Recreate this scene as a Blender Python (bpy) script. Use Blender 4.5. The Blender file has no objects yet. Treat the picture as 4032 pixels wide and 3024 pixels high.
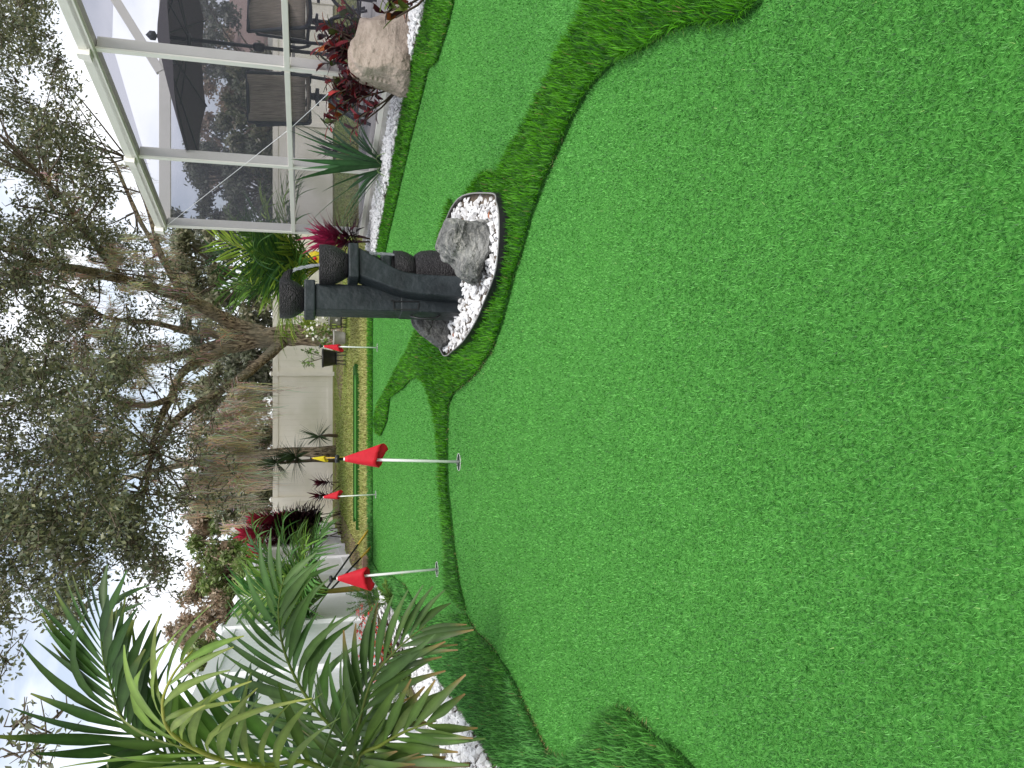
import bpy, bmesh, math, random
import numpy as np
from mathutils import Vector, Matrix, noise as mnoise
from mathutils.geometry import tessellate_polygon

random.seed(7)
RNG = np.random.default_rng(11)
SC = bpy.context.scene
COL = SC.collection
R = math.radians

# ------------------------------------------------------------------ camera (the phone was held upright, the file lies on its side)
F, CAMH, PITCH = 3000.0, 0.85, R(15.1)
cam_d = bpy.data.cameras.new("camera")
cam = bpy.data.objects.new("camera", cam_d); COL.objects.link(cam)
cam.location = (0, 0, CAMH)
cam.rotation_euler = (Matrix.Rotation(R(90) - PITCH, 3, 'X') @ Matrix.Rotation(R(-90), 3, 'Z')).to_euler()
cam_d.sensor_fit = 'HORIZONTAL'; cam_d.sensor_width = 36.0; cam_d.lens = 36.0 * F / 4032.0
cam_d.clip_start = 0.05; cam_d.clip_end = 2000
SC.camera = cam

# ------------------------------------------------------------------ sky, sun, exposure
SUN_EL, SUN_AZ = R(46), R(160)          # azimuth from +Y towards +X
W = bpy.data.worlds.new("World"); SC.world = W; W.use_nodes = True
nt = W.node_tree; nt.nodes.clear()
wo = nt.nodes.new('ShaderNodeOutputWorld'); bg = nt.nodes.new('ShaderNodeBackground')
sky = nt.nodes.new('ShaderNodeTexSky'); sky.sky_type = 'NISHITA'; sky.sun_disc = False
sky.sun_elevation = SUN_EL; sky.sun_rotation = SUN_AZ; sky.air_density = 1.0; sky.dust_density = 2.0
tc = nt.nodes.new('ShaderNodeTexCoord'); mp = nt.nodes.new('ShaderNodeMapping')
mp.inputs['Scale'].default_value = (1.0, 1.0, 2.4); mp.inputs['Location'].default_value = (0.35, 0.1, 0.2)
nz = nt.nodes.new('ShaderNodeTexNoise'); nz.inputs['Scale'].default_value = 2.6; nz.inputs['Detail'].default_value = 7.0
nz.inputs['Roughness'].default_value = 0.55
rp = nt.nodes.new('ShaderNodeValToRGB')
rp.color_ramp.elements[0].position = 0.40; rp.color_ramp.elements[0].color = (0.30, 0.30, 0.30, 1)
rp.color_ramp.elements[1].position = 0.60; rp.color_ramp.elements[1].color = (1, 1, 1, 1)
mx = nt.nodes.new('ShaderNodeMix'); mx.data_type = 'RGBA'
mx.inputs['B'].default_value = (11.2, 11.4, 11.9, 1)
bg.inputs['Strength'].default_value = 0.085
L = nt.links.new
L(tc.outputs['Generated'], mp.inputs['Vector']); L(mp.outputs['Vector'], nz.inputs['Vector'])
L(nz.outputs['Fac'], rp.inputs['Fac']); L(rp.outputs['Color'], mx.inputs['Factor'])
L(sky.outputs['Color'], mx.inputs['A']); L(mx.outputs['Result'], bg.inputs['Color']); L(bg.outputs['Background'], wo.inputs['Surface'])
sun_d = bpy.data.lights.new("sun", 'SUN'); sun_d.energy = 1.5; sun_d.angle = R(22); sun_d.color = (1.0, 0.96, 0.9)
sun = bpy.data.objects.new("sun", sun_d); COL.objects.link(sun)
sdir = Vector((math.sin(SUN_AZ) * math.cos(SUN_EL), math.cos(SUN_AZ) * math.cos(SUN_EL), math.sin(SUN_EL)))
sun.rotation_euler = sdir.to_track_quat('Z', 'Y').to_euler(); sun.location = sdir * 30
SC.view_settings.view_transform = 'Standard'; SC.view_settings.look = 'None'
SC.view_settings.gamma = 1.0; SC.view_settings.exposure = 0.72; SC.view_settings.use_curve_mapping = False
SC.cycles.max_bounces = 5; SC.cycles.transparent_max_bounces = 12

# ------------------------------------------------------------------ survey helpers: pixel of the survey photo -> place on the ground or at a depth
_c, _s = math.cos(PITCH), math.sin(PITCH)
def ray(X, Y):
    a = (1512 - Y) / F; b = -(X - 2016) / F
    return Vector((a, _c + b * _s, -_s + b * _c))
def g(X, Y, z=0.0):
    d = ray(X, Y); t = (z - CAMH) / d.z
    return Vector((d.x * t, d.y * t, z))
def at(X, Y, y):
    d = ray(X, Y); t = y / d.y
    return Vector((d.x * t, y, CAMH + d.z * t))

# ------------------------------------------------------------------ tagging
def tag(o, label=None, cat=None, group=None, kind=None):
    if label: o['label'] = label
    if cat: o['category'] = cat
    if group: o['group'] = group
    if kind: o['kind'] = kind
    return o
def thing(name, label, cat, loc=(0, 0, 0), rz=0.0, group=None):
    o = bpy.data.objects.new(name, None); COL.objects.link(o)
    o.location = loc; o.rotation_euler = (0, 0, rz); o.empty_display_size = 0.1
    return tag(o, label, cat, group)
def link(name, me, parent=None, kind=None):
    o = bpy.data.objects.new(name, me); COL.objects.link(o)
    if parent is not None: o.parent = parent
    if kind: o['kind'] = kind
    return o
def copy_tree(o, parent=None):
    c = o.copy(); COL.objects.link(c); c.parent = parent
    for ch in list(o.children): copy_tree(ch, c)
    return c

# ------------------------------------------------------------------ materials
def _nodes(name):
    m = bpy.data.materials.new(name); m.use_nodes = True
    n = m.node_tree; n.nodes.clear()
    out = n.nodes.new('ShaderNodeOutputMaterial')
    return m, n, out
def mat(name, c1, c2=None, rough=0.6, scale=8.0, detail=5.0, stretch=(1, 1, 1), bump=0.0, bscale=None, metal=0.0,
        spec=0.5, attr=False, transl=0.0, tcol=None, ramp=(0.35, 0.65), c3=None, c3scale=1.2, objrand=0.0, coords='Object', bdist=0.01):
    m, n, out = _nodes(name); lk = n.links.new
    p = n.nodes.new('ShaderNodeBsdfPrincipled')
    p.inputs['Roughness'].default_value = rough; p.inputs['Metallic'].default_value = metal
    p.inputs['Specular IOR Level'].default_value = spec
    tcx = n.nodes.new('ShaderNodeTexCoord'); mpx = n.nodes.new('ShaderNodeMapping'); mpx.inputs['Scale'].default_value = stretch
    lk(tcx.outputs[coords], mpx.inputs['Vector'])
    col = None
    if attr:
        a = n.nodes.new('ShaderNodeVertexColor'); a.layer_name = 'Col'; col = a.outputs['Color']
    if c2 is not None:
        t = n.nodes.new('ShaderNodeTexNoise'); t.inputs['Scale'].default_value = scale; t.inputs['Detail'].default_value = detail
        t.inputs['Roughness'].default_value = 0.6
        lk(mpx.outputs['Vector'], t.inputs['Vector'])
        r = n.nodes.new('ShaderNodeValToRGB')
        r.color_ramp.elements[0].position = ramp[0]; r.color_ramp.elements[1].position = ramp[1]
        r.color_ramp.elements[0].color = (*c1, 1); r.color_ramp.elements[1].color = (*c2, 1)
        lk(t.outputs['Fac'], r.inputs['Fac']); base = r.outputs['Color']
        if c3 is not None:
            t3 = n.nodes.new('ShaderNodeTexNoise'); t3.inputs['Scale'].default_value = c3scale; t3.inputs['Detail'].default_value = 3
            lk(tcx.outputs[coords], t3.inputs['Vector'])
            r3 = n.nodes.new('ShaderNodeValToRGB'); r3.color_ramp.elements[0].position = 0.48; r3.color_ramp.elements[1].position = 0.68
            lk(t3.outputs['Fac'], r3.inputs['Fac'])
            m3 = n.nodes.new('ShaderNodeMix'); m3.data_type = 'RGBA'; m3.inputs['B'].default_value = (*c3, 1)
            lk(r3.outputs['Color'], m3.inputs['Factor']); lk(base, m3.inputs['A']); base = m3.outputs['Result']
        if col is not None:
            mm = n.nodes.new('ShaderNodeMix'); mm.data_type = 'RGBA'; mm.blend_type = 'MULTIPLY'; mm.inputs['Factor'].default_value = 1
            lk(col, mm.inputs['A']); lk(base, mm.inputs['B']); col = mm.outputs['Result']
        else: col = base
    if objrand > 0:
        oi = n.nodes.new('ShaderNodeObjectInfo'); mr = n.nodes.new('ShaderNodeMapRange')
        mr.inputs['To Min'].default_value = 1 - objrand; mr.inputs['To Max'].default_value = 1 + objrand
        lk(oi.outputs['Random'], mr.inputs['Value'])
        hs = n.nodes.new('ShaderNodeHueSaturation'); lk(mr.outputs['Result'], hs.inputs['Value'])
        if col is None: hs.inputs['Color'].default_value = (*c1, 1)
        else: lk(col, hs.inputs['Color'])
        col = hs.outputs['Color']
    if col is None: p.inputs['Base Color'].default_value = (*c1, 1)
    else: lk(col, p.inputs['Base Color'])
    if bump > 0:
        tb = n.nodes.new('ShaderNodeTexNoise'); tb.inputs['Scale'].default_value = bscale or scale; tb.inputs['Detail'].default_value = 6
        lk(mpx.outputs['Vector'], tb.inputs['Vector'])
        b = n.nodes.new('ShaderNodeBump'); b.inputs['Strength'].default_value = bump; b.inputs['Distance'].default_value = bdist
        lk(tb.outputs['Fac'], b.inputs['Height']); lk(b.outputs['Normal'], p.inputs['Normal'])
    sh = p.outputs['BSDF']
    if transl > 0:
        tr = n.nodes.new('ShaderNodeBsdfTranslucent')
        if col is None: tr.inputs['Color'].default_value = (*(tcol or c1), 1)
        else: lk(col, tr.inputs['Color'])
        ms = n.nodes.new('ShaderNodeMixShader'); ms.inputs['Fac'].default_value = transl
        lk(sh, ms.inputs[1]); lk(tr.outputs['BSDF'], ms.inputs[2]); sh = ms.outputs['Shader']
    lk(sh, out.inputs['Surface'])
    return m

M = {}
M['green_sheet'] = mat('putting_green_backing', (0.032, 0.17, 0.020), (0.098, 0.32, 0.056), 0.85, 130, 4, bump=0.6, bscale=160, bdist=0.006, c3=(0.068, 0.255, 0.040), c3scale=0.7, spec=0.2)
M['pile'] = mat('putting_green_pile', (1, 1, 1), None, 0.5, attr=True, transl=0.12, spec=0.35)
M['fringe_sheet'] = mat('fringe_backing', (0.012, 0.055, 0.007), (0.025, 0.10, 0.014), 0.9, 60, 4, spec=0.15)
M['fringe'] = mat('fringe_blades', (1, 1, 1), None, 0.45, attr=True, transl=0.15, spec=0.2)
M['lawn'] = mat('lawn_ground', (0.16, 0.175, 0.045), (0.34, 0.31, 0.12), 0.9, 9, 8, bump=0.8, bscale=40, bdist=0.03, c3=(0.17, 0.21, 0.05), c3scale=0.35, spec=0.1)
M['leafattr'] = mat('leaf_blade', (0.80, 0.80, 0.80), (1.2, 1.2, 1.1), 0.42, 9, 4, attr=True, transl=0.25, spec=0.28)
M['leafdull'] = mat('tree_leaf', (1, 1, 1), None, 0.38, attr=True, transl=0.36, spec=0.5)
M['bark'] = mat('oak_bark', (0.07, 0.052, 0.038), (0.50, 0.40, 0.285), 0.9, 22, 5, (1, 1, 0.25), 1.0, 22, spec=0.12, ramp=(0.40, 0.60), c3=(0.26, 0.24, 0.18), c3scale=1.1, bdist=0.12)
M['twig'] = mat('twig_bark', (0.07, 0.055, 0.04), (0.16, 0.13, 0.10), 0.9, 30, spec=0.15)
M['moss'] = mat('spanish_moss', (1, 1, 1), None, 0.9, attr=True, transl=0.38, spec=0.1)
M['vinyl'] = mat('white_vinyl', (0.80, 0.81, 0.83), (0.86, 0.86, 0.88), 0.35, 1.2, 4, (1, 1, 0.25), spec=0.4)
M['vinyl_old'] = mat('weathered_vinyl', (0.84, 0.80, 0.69), (0.93, 0.89, 0.79), 0.55, 1.1, 7, (1, 1, 0.45), spec=0.3, c3=(0.74, 0.72, 0.58), c3scale=0.8)
M['alu'] = mat('cream_aluminium', (0.76, 0.74, 0.67), (0.80, 0.78, 0.71), 0.38, 6, spec=0.5)
M['concrete'] = mat('concrete', (0.40, 0.38, 0.34), (0.55, 0.53, 0.49), 0.85, 5, 7, bump=0.3, bscale=60)
M['paver'] = mat('deck_paver', (0.52, 0.49, 0.46), (0.62, 0.60, 0.57), 0.75, 7, 6, objrand=0.06, bump=0.2, bscale=50)
M['pebble'] = mat('white_marble', (0.68, 0.68, 0.69), (0.86, 0.86, 0.86), 0.5, 25, 4, objrand=0.06, bump=0.25, bscale=60, bdist=0.004)
M['soil'] = mat('soil', (0.10, 0.075, 0.05), (0.19, 0.15, 0.11), 0.95, 20, 6, bump=0.8, bscale=40)
M['mulch'] = mat('mulch', (0.11, 0.07, 0.045), (0.24, 0.16, 0.10), 0.95, 25, 7, bump=1.0, bscale=50, bdist=0.03)
M['slate'] = mat('fountain_slate_resin', (0.009, 0.013, 0.016), (0.021, 0.028, 0.033), 0.5, 7, 7, bump=0.6, bscale=24, spec=0.35, c3=(0.034, 0.043, 0.048), c3scale=3.0, bdist=0.012)
M['black_plastic'] = mat('black_plastic', (0.012, 0.012, 0.014), None, 0.4)
M['dark_metal'] = mat('bronze_metal', (0.018, 0.020, 0.026), (0.028, 0.03, 0.037), 0.45, 20)
M['red'] = mat('red_nylon', (0.66, 0.008, 0.026), (0.74, 0.014, 0.036), 0.6, 30, transl=0.2, bump=0.15, bscale=60, bdist=0.004)
M['yellow'] = mat('yellow_nylon', (0.75, 0.62, 0.02), (0.82, 0.68, 0.03), 0.55, 30, transl=0.2)
M['whitepaint'] = mat('white_fibreglass', (0.86, 0.86, 0.86), (0.89, 0.89, 0.89), 0.3, 20)
M['yellowpaint'] = mat('yellow_fibreglass', (0.62, 0.40, 0.04), (0.70, 0.46, 0.05), 0.35, 20)
M['canopy'] = mat('umbrella_fabric', (0.085, 0.075, 0.078), (0.105, 0.092, 0.094), 0.9, 40, spec=0.1, transl=0.12)
M['sling'] = mat('sling_fabric', (0.12, 0.10, 0.078), (0.30, 0.255, 0.20), 0.8, 10, 3, (22, 1, 0.6), spec=0.2)
M['pot_grey'] = mat('grey_pot', (0.30, 0.29, 0.28), (0.40, 0.39, 0.37), 0.6, 8)
M['pot_black'] = mat('black_pot', (0.012, 0.012, 0.013), (0.022, 0.022, 0.024), 0.4, 15)
M['terracotta'] = mat('pink_block', (0.42, 0.24, 0.17), (0.50, 0.31, 0.23), 0.85, 20)
M['roof'] = mat('brown_shingle', (0.22, 0.15, 0.12), (0.33, 0.24, 0.20), 0.9, 14, 4, (1, 1, 4))
M['stucco'] = mat('tan_stucco', (0.50, 0.36, 0.26), (0.56, 0.41, 0.30), 0.9, 20)
M['shade_glass'] = mat('window_glass', (0.03, 0.035, 0.04), None, 0.08)
M['petal_red'] = mat('red_petal', (0.62, 0.03, 0.03), (0.75, 0.06, 0.05), 0.5, 40, transl=0.2)
M['petal_white'] = mat('white_petal', (0.80, 0.79, 0.72), None, 0.5, transl=0.2)
M['petal_pink'] = mat('pink_petal', (0.72, 0.03, 0.16), None, 0.5, transl=0.2)
M['cup_shade'] = mat('cup_shade_disc', (0.004, 0.02, 0.006), None, 0.9)  # near-black colour standing in for the shade down in the cup
M['brown_leaf'] = mat('dry_leaf', (0.22, 0.07, 0.03), (0.34, 0.13, 0.06), 0.6, 60)

def bowl_mat():
    m, n, out = _nodes('dark_carved_resin'); lk = n.links.new
    p = n.nodes.new('ShaderNodeBsdfPrincipled'); p.inputs['Roughness'].default_value = 0.45
    t = n.nodes.new('ShaderNodeTexCoord'); mp_ = n.nodes.new('ShaderNodeMapping'); mp_.inputs['Scale'].default_value = (1, 1, 3.2)
    lk(t.outputs['Object'], mp_.inputs['Vector'])
    nz1 = n.nodes.new('ShaderNodeTexNoise'); nz1.inputs['Scale'].default_value = 34; nz1.inputs['Detail'].default_value = 3; nz1.inputs['Distortion'].default_value = 0.6
    lk(mp_.outputs['Vector'], nz1.inputs['Vector'])
    wv = n.nodes.new('ShaderNodeTexWave'); wv.wave_type = 'BANDS'; wv.bands_direction = 'Z'; wv.inputs['Scale'].default_value = 38
    wv.inputs['Distortion'].default_value = 9.0; wv.inputs['Detail'].default_value = 2.5; wv.inputs['Detail Scale'].default_value = 2.2
    lk(t.outputs['Object'], wv.inputs['Vector'])
    ad = n.nodes.new('ShaderNodeMath'); ad.operation = 'ADD'; lk(nz1.outputs['Fac'], ad.inputs[0]); lk(wv.outputs['Fac'], ad.inputs[1])
    b = n.nodes.new('ShaderNodeBump'); b.inputs['Strength'].default_value = 0.6; b.inputs['Distance'].default_value = 0.007
    lk(ad.outputs[0], b.inputs['Height']); lk(b.outputs['Normal'], p.inputs['Normal'])
    r = n.nodes.new('ShaderNodeValToRGB'); r.color_ramp.elements[0].color = (0.004, 0.0035, 0.005, 1); r.color_ramp.elements[1].color = (0.018, 0.015, 0.018, 1)
    r.color_ramp.elements[0].position = 0.3; r.color_ramp.elements[1].position = 0.9
    lk(wv.outputs['Fac'], r.inputs['Fac']); lk(r.outputs['Color'], p.inputs['Base Color']); lk(p.outputs['BSDF'], out.inputs['Surface'])
    return m
M['bowl'] = bowl_mat()

def screen_mat():
    m, n, out = _nodes('insect_screen'); lk = n.links.new
    d = n.nodes.new('ShaderNodeBsdfDiffuse'); d.inputs['Color'].default_value = (0.14, 0.14, 0.16, 1)
    t = n.nodes.new('ShaderNodeBsdfTransparent'); t.inputs['Color'].default_value = (0.90, 0.90, 0.95, 1)
    x = n.nodes.new('ShaderNodeMixShader'); x.inputs['Fac'].default_value = 0.33
    lk(t.outputs[0], x.inputs[1]); lk(d.outputs[0], x.inputs[2]); lk(x.outputs[0], out.inputs['Surface'])
    return m
M['screen'] = screen_mat()
def water_mat():
    m, n, out = _nodes('falling_water'); lk = n.links.new
    d = n.nodes.new('ShaderNodeBsdfPrincipled'); d.inputs['Base Color'].default_value = (0.80, 0.86, 0.92, 1); d.inputs['Roughness'].default_value = 0.1
    t = n.nodes.new('ShaderNodeBsdfTransparent'); t.inputs['Color'].default_value = (0.9, 0.93, 0.94, 1)
    x = n.nodes.new('ShaderNodeMixShader'); x.inputs['Fac'].default_value = 0.62
    tb = n.nodes.new('ShaderNodeTexNoise'); tb.inputs['Scale'].default_value = 60; b = n.nodes.new('ShaderNodeBump'); b.inputs['Strength'].default_value = 1.0
    b.inputs['Distance'].default_value = 0.02
    lk(tb.outputs['Fac'], b.inputs['Height']); lk(b.outputs['Normal'], d.inputs['Normal'])
    lk(t.outputs[0], x.inputs[1]); lk(d.outputs[0], x.inputs[2]); lk(x.outputs[0], out.inputs['Surface'])
    return m
M['water'] = water_mat()

def rock_mat(name, dark, light, vein, vscale, vmix, scale=6):
    m, n, out = _nodes(name); lk = n.links.new
    p = n.nodes.new('ShaderNodeBsdfPrincipled'); p.inputs['Roughness'].default_value = 0.75; p.inputs['Specular IOR Level'].default_value = 0.3
    t = n.nodes.new('ShaderNodeTexCoord')
    nz1 = n.nodes.new('ShaderNodeTexNoise'); nz1.inputs['Scale'].default_value = scale; nz1.inputs['Detail'].default_value = 9; nz1.inputs['Roughness'].default_value = 0.68
    lk(t.outputs['Object'], nz1.inputs['Vector'])
    r = n.nodes.new('ShaderNodeValToRGB'); r.color_ramp.elements[0].position = 0.35; r.color_ramp.elements[1].position = 0.66
    r.color_ramp.elements[0].color = (*dark, 1); r.color_ramp.elements[1].color = (*light, 1); lk(nz1.outputs['Fac'], r.inputs['Fac'])
    nz2 = n.nodes.new('ShaderNodeTexNoise'); nz2.inputs['Scale'].default_value = vscale; nz2.inputs['Detail'].default_value = 6; nz2.inputs['Distortion'].default_value = 1.6
    mpv = n.nodes.new('ShaderNodeMapping'); mpv.inputs['Scale'].default_value = (1, 1, 2.2); mpv.inputs['Rotation'].default_value = (0.4, 0.6, 0.3)
    lk(t.outputs['Object'], mpv.inputs['Vector']); lk(mpv.outputs['Vector'], nz2.inputs['Vector'])
    v = n.nodes.new('ShaderNodeValToRGB'); e = v.color_ramp.elements
    e[0].position = 0.475; e[0].color = (0, 0, 0, 1); e[1].position = 0.525; e[1].color = (0, 0, 0, 1)
    k = v.color_ramp.elements.new(0.5); k.color = (vmix, vmix, vmix, 1)
    lk(nz2.outputs['Fac'], v.inputs['Fac'])
    x = n.nodes.new('ShaderNodeMix'); x.data_type = 'RGBA'; x.inputs['B'].default_value = (*vein, 1)
    lk(v.outputs['Color'], x.inputs['Factor']); lk(r.outputs['Color'], x.inputs['A']); lk(x.outputs['Result'], p.inputs['Base Color'])
    nz3 = n.nodes.new('ShaderNodeTexNoise'); nz3.inputs['Scale'].default_value = scale * 4; nz3.inputs['Detail'].default_value = 8
    lk(t.outputs['Object'], nz3.inputs['Vector'])
    b = n.nodes.new('ShaderNodeBump'); b.inputs['Strength'].default_value = 0.9; b.inputs['Distance'].default_value = 0.03
    lk(nz3.outputs['Fac'], b.inputs['Height']); lk(b.outputs['Normal'], p.inputs['Normal']); lk(p.outputs['BSDF'], out.inputs['Surface'])
    return m
M['rock_grey'] = rock_mat('grey_veined_rock', (0.07, 0.073, 0.07), (0.32, 0.32, 0.305), (0.42, 0.41, 0.37), 4.5, 0.55, 11)
M['rock_slate'] = rock_mat('dark_slate_rock', (0.060, 0.060, 0.060), (0.17, 0.17, 0.165), (0.30, 0.29, 0.27), 2.2, 0.4, 12)
M['rock_tan'] = rock_mat('tan_limestone', (0.33, 0.265, 0.215), (0.47, 0.385, 0.32), (0.52, 0.44, 0.37), 3.0, 0.5, 5)

# ------------------------------------------------------------------ mesh helpers
def np_mesh(name, V, Fc, m, C=None, smooth=False):
    me = bpy.data.meshes.new(name)
    V = np.asarray(V, dtype=np.float32); Fc = np.asarray(Fc, dtype=np.int32); k = Fc.shape[1]
    me.vertices.add(len(V)); me.vertices.foreach_set('co', V.ravel())
    me.loops.add(Fc.size); me.loops.foreach_set('vertex_index', Fc.ravel())
    me.polygons.add(len(Fc)); me.polygons.foreach_set('loop_start', np.arange(0, Fc.size, k, dtype=np.int32))
    if C is not None:
        a = me.color_attributes.new('Col', 'FLOAT_COLOR', 'POINT')
        a.data.foreach_set('color', np.concatenate([np.asarray(C, dtype=np.float32), np.ones((len(V), 1), np.float32)], 1).ravel())
    if smooth: me.polygons.foreach_set('use_smooth', np.ones(len(Fc), dtype=bool))
    me.materials.append(m); me.update(calc_edges=True)
    return me

class MB:
    """collects geometry; build() makes ONE mesh object"""
    def __init__(s): s.v = []; s.f = []; s.c = []
    def add(s, vs, fs, col=(1, 1, 1)):
        o = len(s.v); s.v.extend([tuple(v) for v in vs]); s.f.extend([tuple(i + o for i in f) for f in fs]); s.c.extend([col] * len(vs)); return s
    def box(s, lo, hi, mtx=None):
        x0, y0, z0 = lo; x1, y1, z1 = hi
        vs = [Vector(p) for p in ((x0,y0,z0),(x1,y0,z0),(x1,y1,z0),(x0,y1,z0),(x0,y0,z1),(x1,y0,z1),(x1,y1,z1),(x0,y1,z1))]
        if mtx is not None: vs = [mtx @ v for v in vs]
        return s.add(vs, [(0,3,2,1),(4,5,6,7),(0,1,5,4),(1,2,6,5),(2,3,7,6),(3,0,4,7)])
    def bar(s, a, b, w, h, up=(0, 0, 1)):
        a = Vector(a); b = Vector(b); d = (b - a).normalized(); upv = Vector(up)
        sd = d.cross(upv)
        if sd.length < 1e-4: sd = d.cross(Vector((0, 1, 0)))
        sd.normalize(); u = sd.cross(d).normalized()
        q = [sd * (i * w / 2) + u * (j * h / 2) for i, j in ((-1,-1),(1,-1),(1,1),(-1,1))]
        return s.add([a + x for x in q] + [b + x for x in q], [(0,3,2,1),(4,5,6,7),(0,1,5,4),(1,2,6,5),(2,3,7,6),(3,0,4,7)])
    def tube(s, pts, rad, n=8, cap=True, col=(1, 1, 1), wob=0.0):
        pts = [Vector(p) for p in pts]
        if not hasattr(rad, '__len__'): rad = [rad] * len(pts)
        vs = []; fs = []; ref = None
        for i, p in enumerate(pts):
            t = (pts[min(i + 1, len(pts) - 1)] - pts[max(i - 1, 0)]).normalized()
            if ref is None:
                ref = t.orthogonal().normalized()
            ref = (ref - t * ref.dot(t)).normalized(); bi = t.cross(ref)
            for k in range(n):
                a = 2 * math.pi * k / n; rr = rad[i]
                if wob: rr *= 1 + wob * mnoise.noise(Vector((p.x * 2.3 + math.cos(a) * 1.7, p.y * 2.3 + math.sin(a) * 1.7, p.z * 2.3)))
                vs.append(p + (ref * math.cos(a) + bi * math.sin(a)) * rr)
        for i in range(len(pts) - 1):
            for k in range(n):
                k2 = (k + 1) % n; fs.append((i * n + k, i * n + k2, (i + 1) * n + k2, (i + 1) * n + k))
        if cap:
            fs.append(tuple(range(n - 1, -1, -1))); fs.append(tuple((len(pts) - 1) * n + k for k in range(n)))
        return s.add(vs, fs, col)
    def lathe(s, prof, n=32, c=(0, 0, 0), wob=0.0):
        vs = []; fs = []
        for (r, z) in prof:
            for k in range(n):
                a = 2 * math.pi * k / n
                rr = r * (1 + wob * mnoise.noise(Vector((math.cos(a) * 3, math.sin(a) * 3, z * 40))))
                vs.append((c[0] + rr * math.cos(a), c[1] + rr * math.sin(a), c[2] + z))
        for i in range(len(prof) - 1):
            for k in range(n):
                k2 = (k + 1) % n; fs.append((i * n + k, i * n + k2, (i + 1) * n + k2, (i + 1) * n + k))
        fs.append(tuple(range(n - 1, -1, -1))); fs.append(tuple((len(prof) - 1) * n + k for k in range(n)))
        return s.add(vs, fs)
    def leaf(s, p, d, nrm, Ln, Wd, droop=0.3, seg=5, fold=0.25, col=(1, 1, 1), tip=0.0, peak=0.4, side=0.0, tipcol=None):
        """one leaf blade: a folded strip that bends under gravity"""
        p = Vector(p); d = Vector(d).normalized(); nrm = Vector(nrm)
        o = len(s.v); pos = p.copy(); dr = d.copy(); st = Ln / seg
        sd0 = d.cross(nrm)
        if sd0.length < 1e-3: sd0 = d.orthogonal()
        sd0.normalize()
        for i in range(seg + 1):
            t = i / seg
            w = Wd * 0.5 * ((t / peak) ** 0.6 if t < peak else max(tip, (1 - (t - peak) / (1 - peak)) ** 0.75)) if t > 0 else Wd * 0.12
            if i == seg: w = max(Wd * 0.5 * tip, Wd * 0.02)
            sd = (sd0 - dr * sd0.dot(dr)).normalized(); up = sd.cross(dr).normalized()
            s.v += [tuple(pos - sd * w + up * w * fold), tuple(pos), tuple(pos + sd * w + up * w * fold)]
            cc = col
            if tipcol is not None and t > 0.72:
                q = (t - 0.72) / 0.28; cc = tuple(a * (1 - q) + b * q for a, b in zip(col, tipcol))
            s.c += [cc, tuple(min(1, q_ * 1.45) for q_ in cc), cc]
            pos = pos + dr * st
            dr = (dr + Vector((0, 0, -1)) * (droop / seg) + sd0 * (side / seg)).normalized()
        for i in range(seg):
            a = o + i * 3
            s.f += [(a, a + 1, a + 4, a + 3), (a + 1, a + 2, a + 5, a + 4)]
        return s
    def mesh(s, name, m, smooth=False):
        me = bpy.data.meshes.new(name); me.from_pydata(s.v, [], s.f)
        a = me.color_attributes.new('Col', 'FLOAT_COLOR', 'POINT')
        cc = np.ones((len(s.v), 4), np.float32); cc[:, :3] = np.array(s.c, np.float32)
        a.data.foreach_set('color', cc.ravel())
        if smooth: me.polygons.foreach_set('use_smooth', np.ones(len(me.polygons), dtype=bool))
        me.materials.append(m); me.update(); return me
    def build(s, name, m, parent=None, smooth=False, kind=None):
        return link(name, s.mesh(name, m, smooth), parent, kind)

def bevel(o, w=0.004, seg=2):
    b = o.modifiers.new('bevel', 'BEVEL'); b.width = w; b.segments = seg; b.limit_method = 'ANGLE'; b.angle_limit = R(40); return o
def jit(c, a=0.15, b=0.06):
    k = 1 + random.uniform(-a, a); return tuple(max(0, x * k * (1 + random.uniform(-b, b))) for x in c)
def smoothpoly(P, n=4, closed=True):
    """Catmull-Rom through 2D/3D points"""
    P = [Vector(p) for p in P]; out = []; N = len(P)
    rng = range(N) if closed else range(N - 1)
    for i in rng:
        if closed: p0, p1, p2, p3 = P[(i - 1) % N], P[i], P[(i + 1) % N], P[(i + 2) % N]
        else: p0, p1, p2, p3 = P[max(i - 1, 0)], P[i], P[i + 1], P[min(i + 2, N - 1)]
        for k in range(n):
            t = k / n
            out.append(0.5 * ((2 * p1) + (p2 - p0) * t + (2 * p0 - 5 * p1 + 4 * p2 - p3) * t * t + (3 * p1 - p0 - 3 * p2 + p3) * t ** 3))
    if not closed: out.append(P[-1].copy())
    return out
def slab(name, poly, z0, z1, m, kind='structure', parent=None):
    P = [Vector((p[0], p[1], 0)) for p in poly]; n = len(P)
    tr = tessellate_polygon([P]); mb = MB()
    top = [(p.x, p.y, z1) for p in P]
    fs = []
    for t in tr:
        a, b, c = (P[i] for i in t)
        fs.append(t if (b - a).cross(c - a).z > 0 else (t[2], t[1], t[0]))
    mb.add(top, fs)
    if z0 is not None:
        bot = [(p.x, p.y, z0) for p in P]
        mb.add(top + bot, [(i, (i + 1) % n, n + (i + 1) % n, n + i) for i in range(n)])
    return mb.build(name, m, parent, kind=kind)
def pip(px, py, poly):
    inside = np.zeros(len(px), bool); n = len(poly); j = n - 1
    for i in range(n):
        xi, yi = poly[i][0], poly[i][1]; xj, yj = poly[j][0], poly[j][1]
        if yi != yj:
            inside ^= ((yi > py) != (yj > py)) & (px < (xj - xi) * (py - yi) / (yj - yi) + xi)
        j = i
    return inside

# =================================================================== GROUND
lawn = MB(); lawn.add([(-150, -20, -0.012), (150, -20, -0.012), (150, 600, -0.012), (-150, 600, -0.012)], [(0, 1, 2, 3)])
lawn.build('lawn', M['lawn'], kind='structure')

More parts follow.
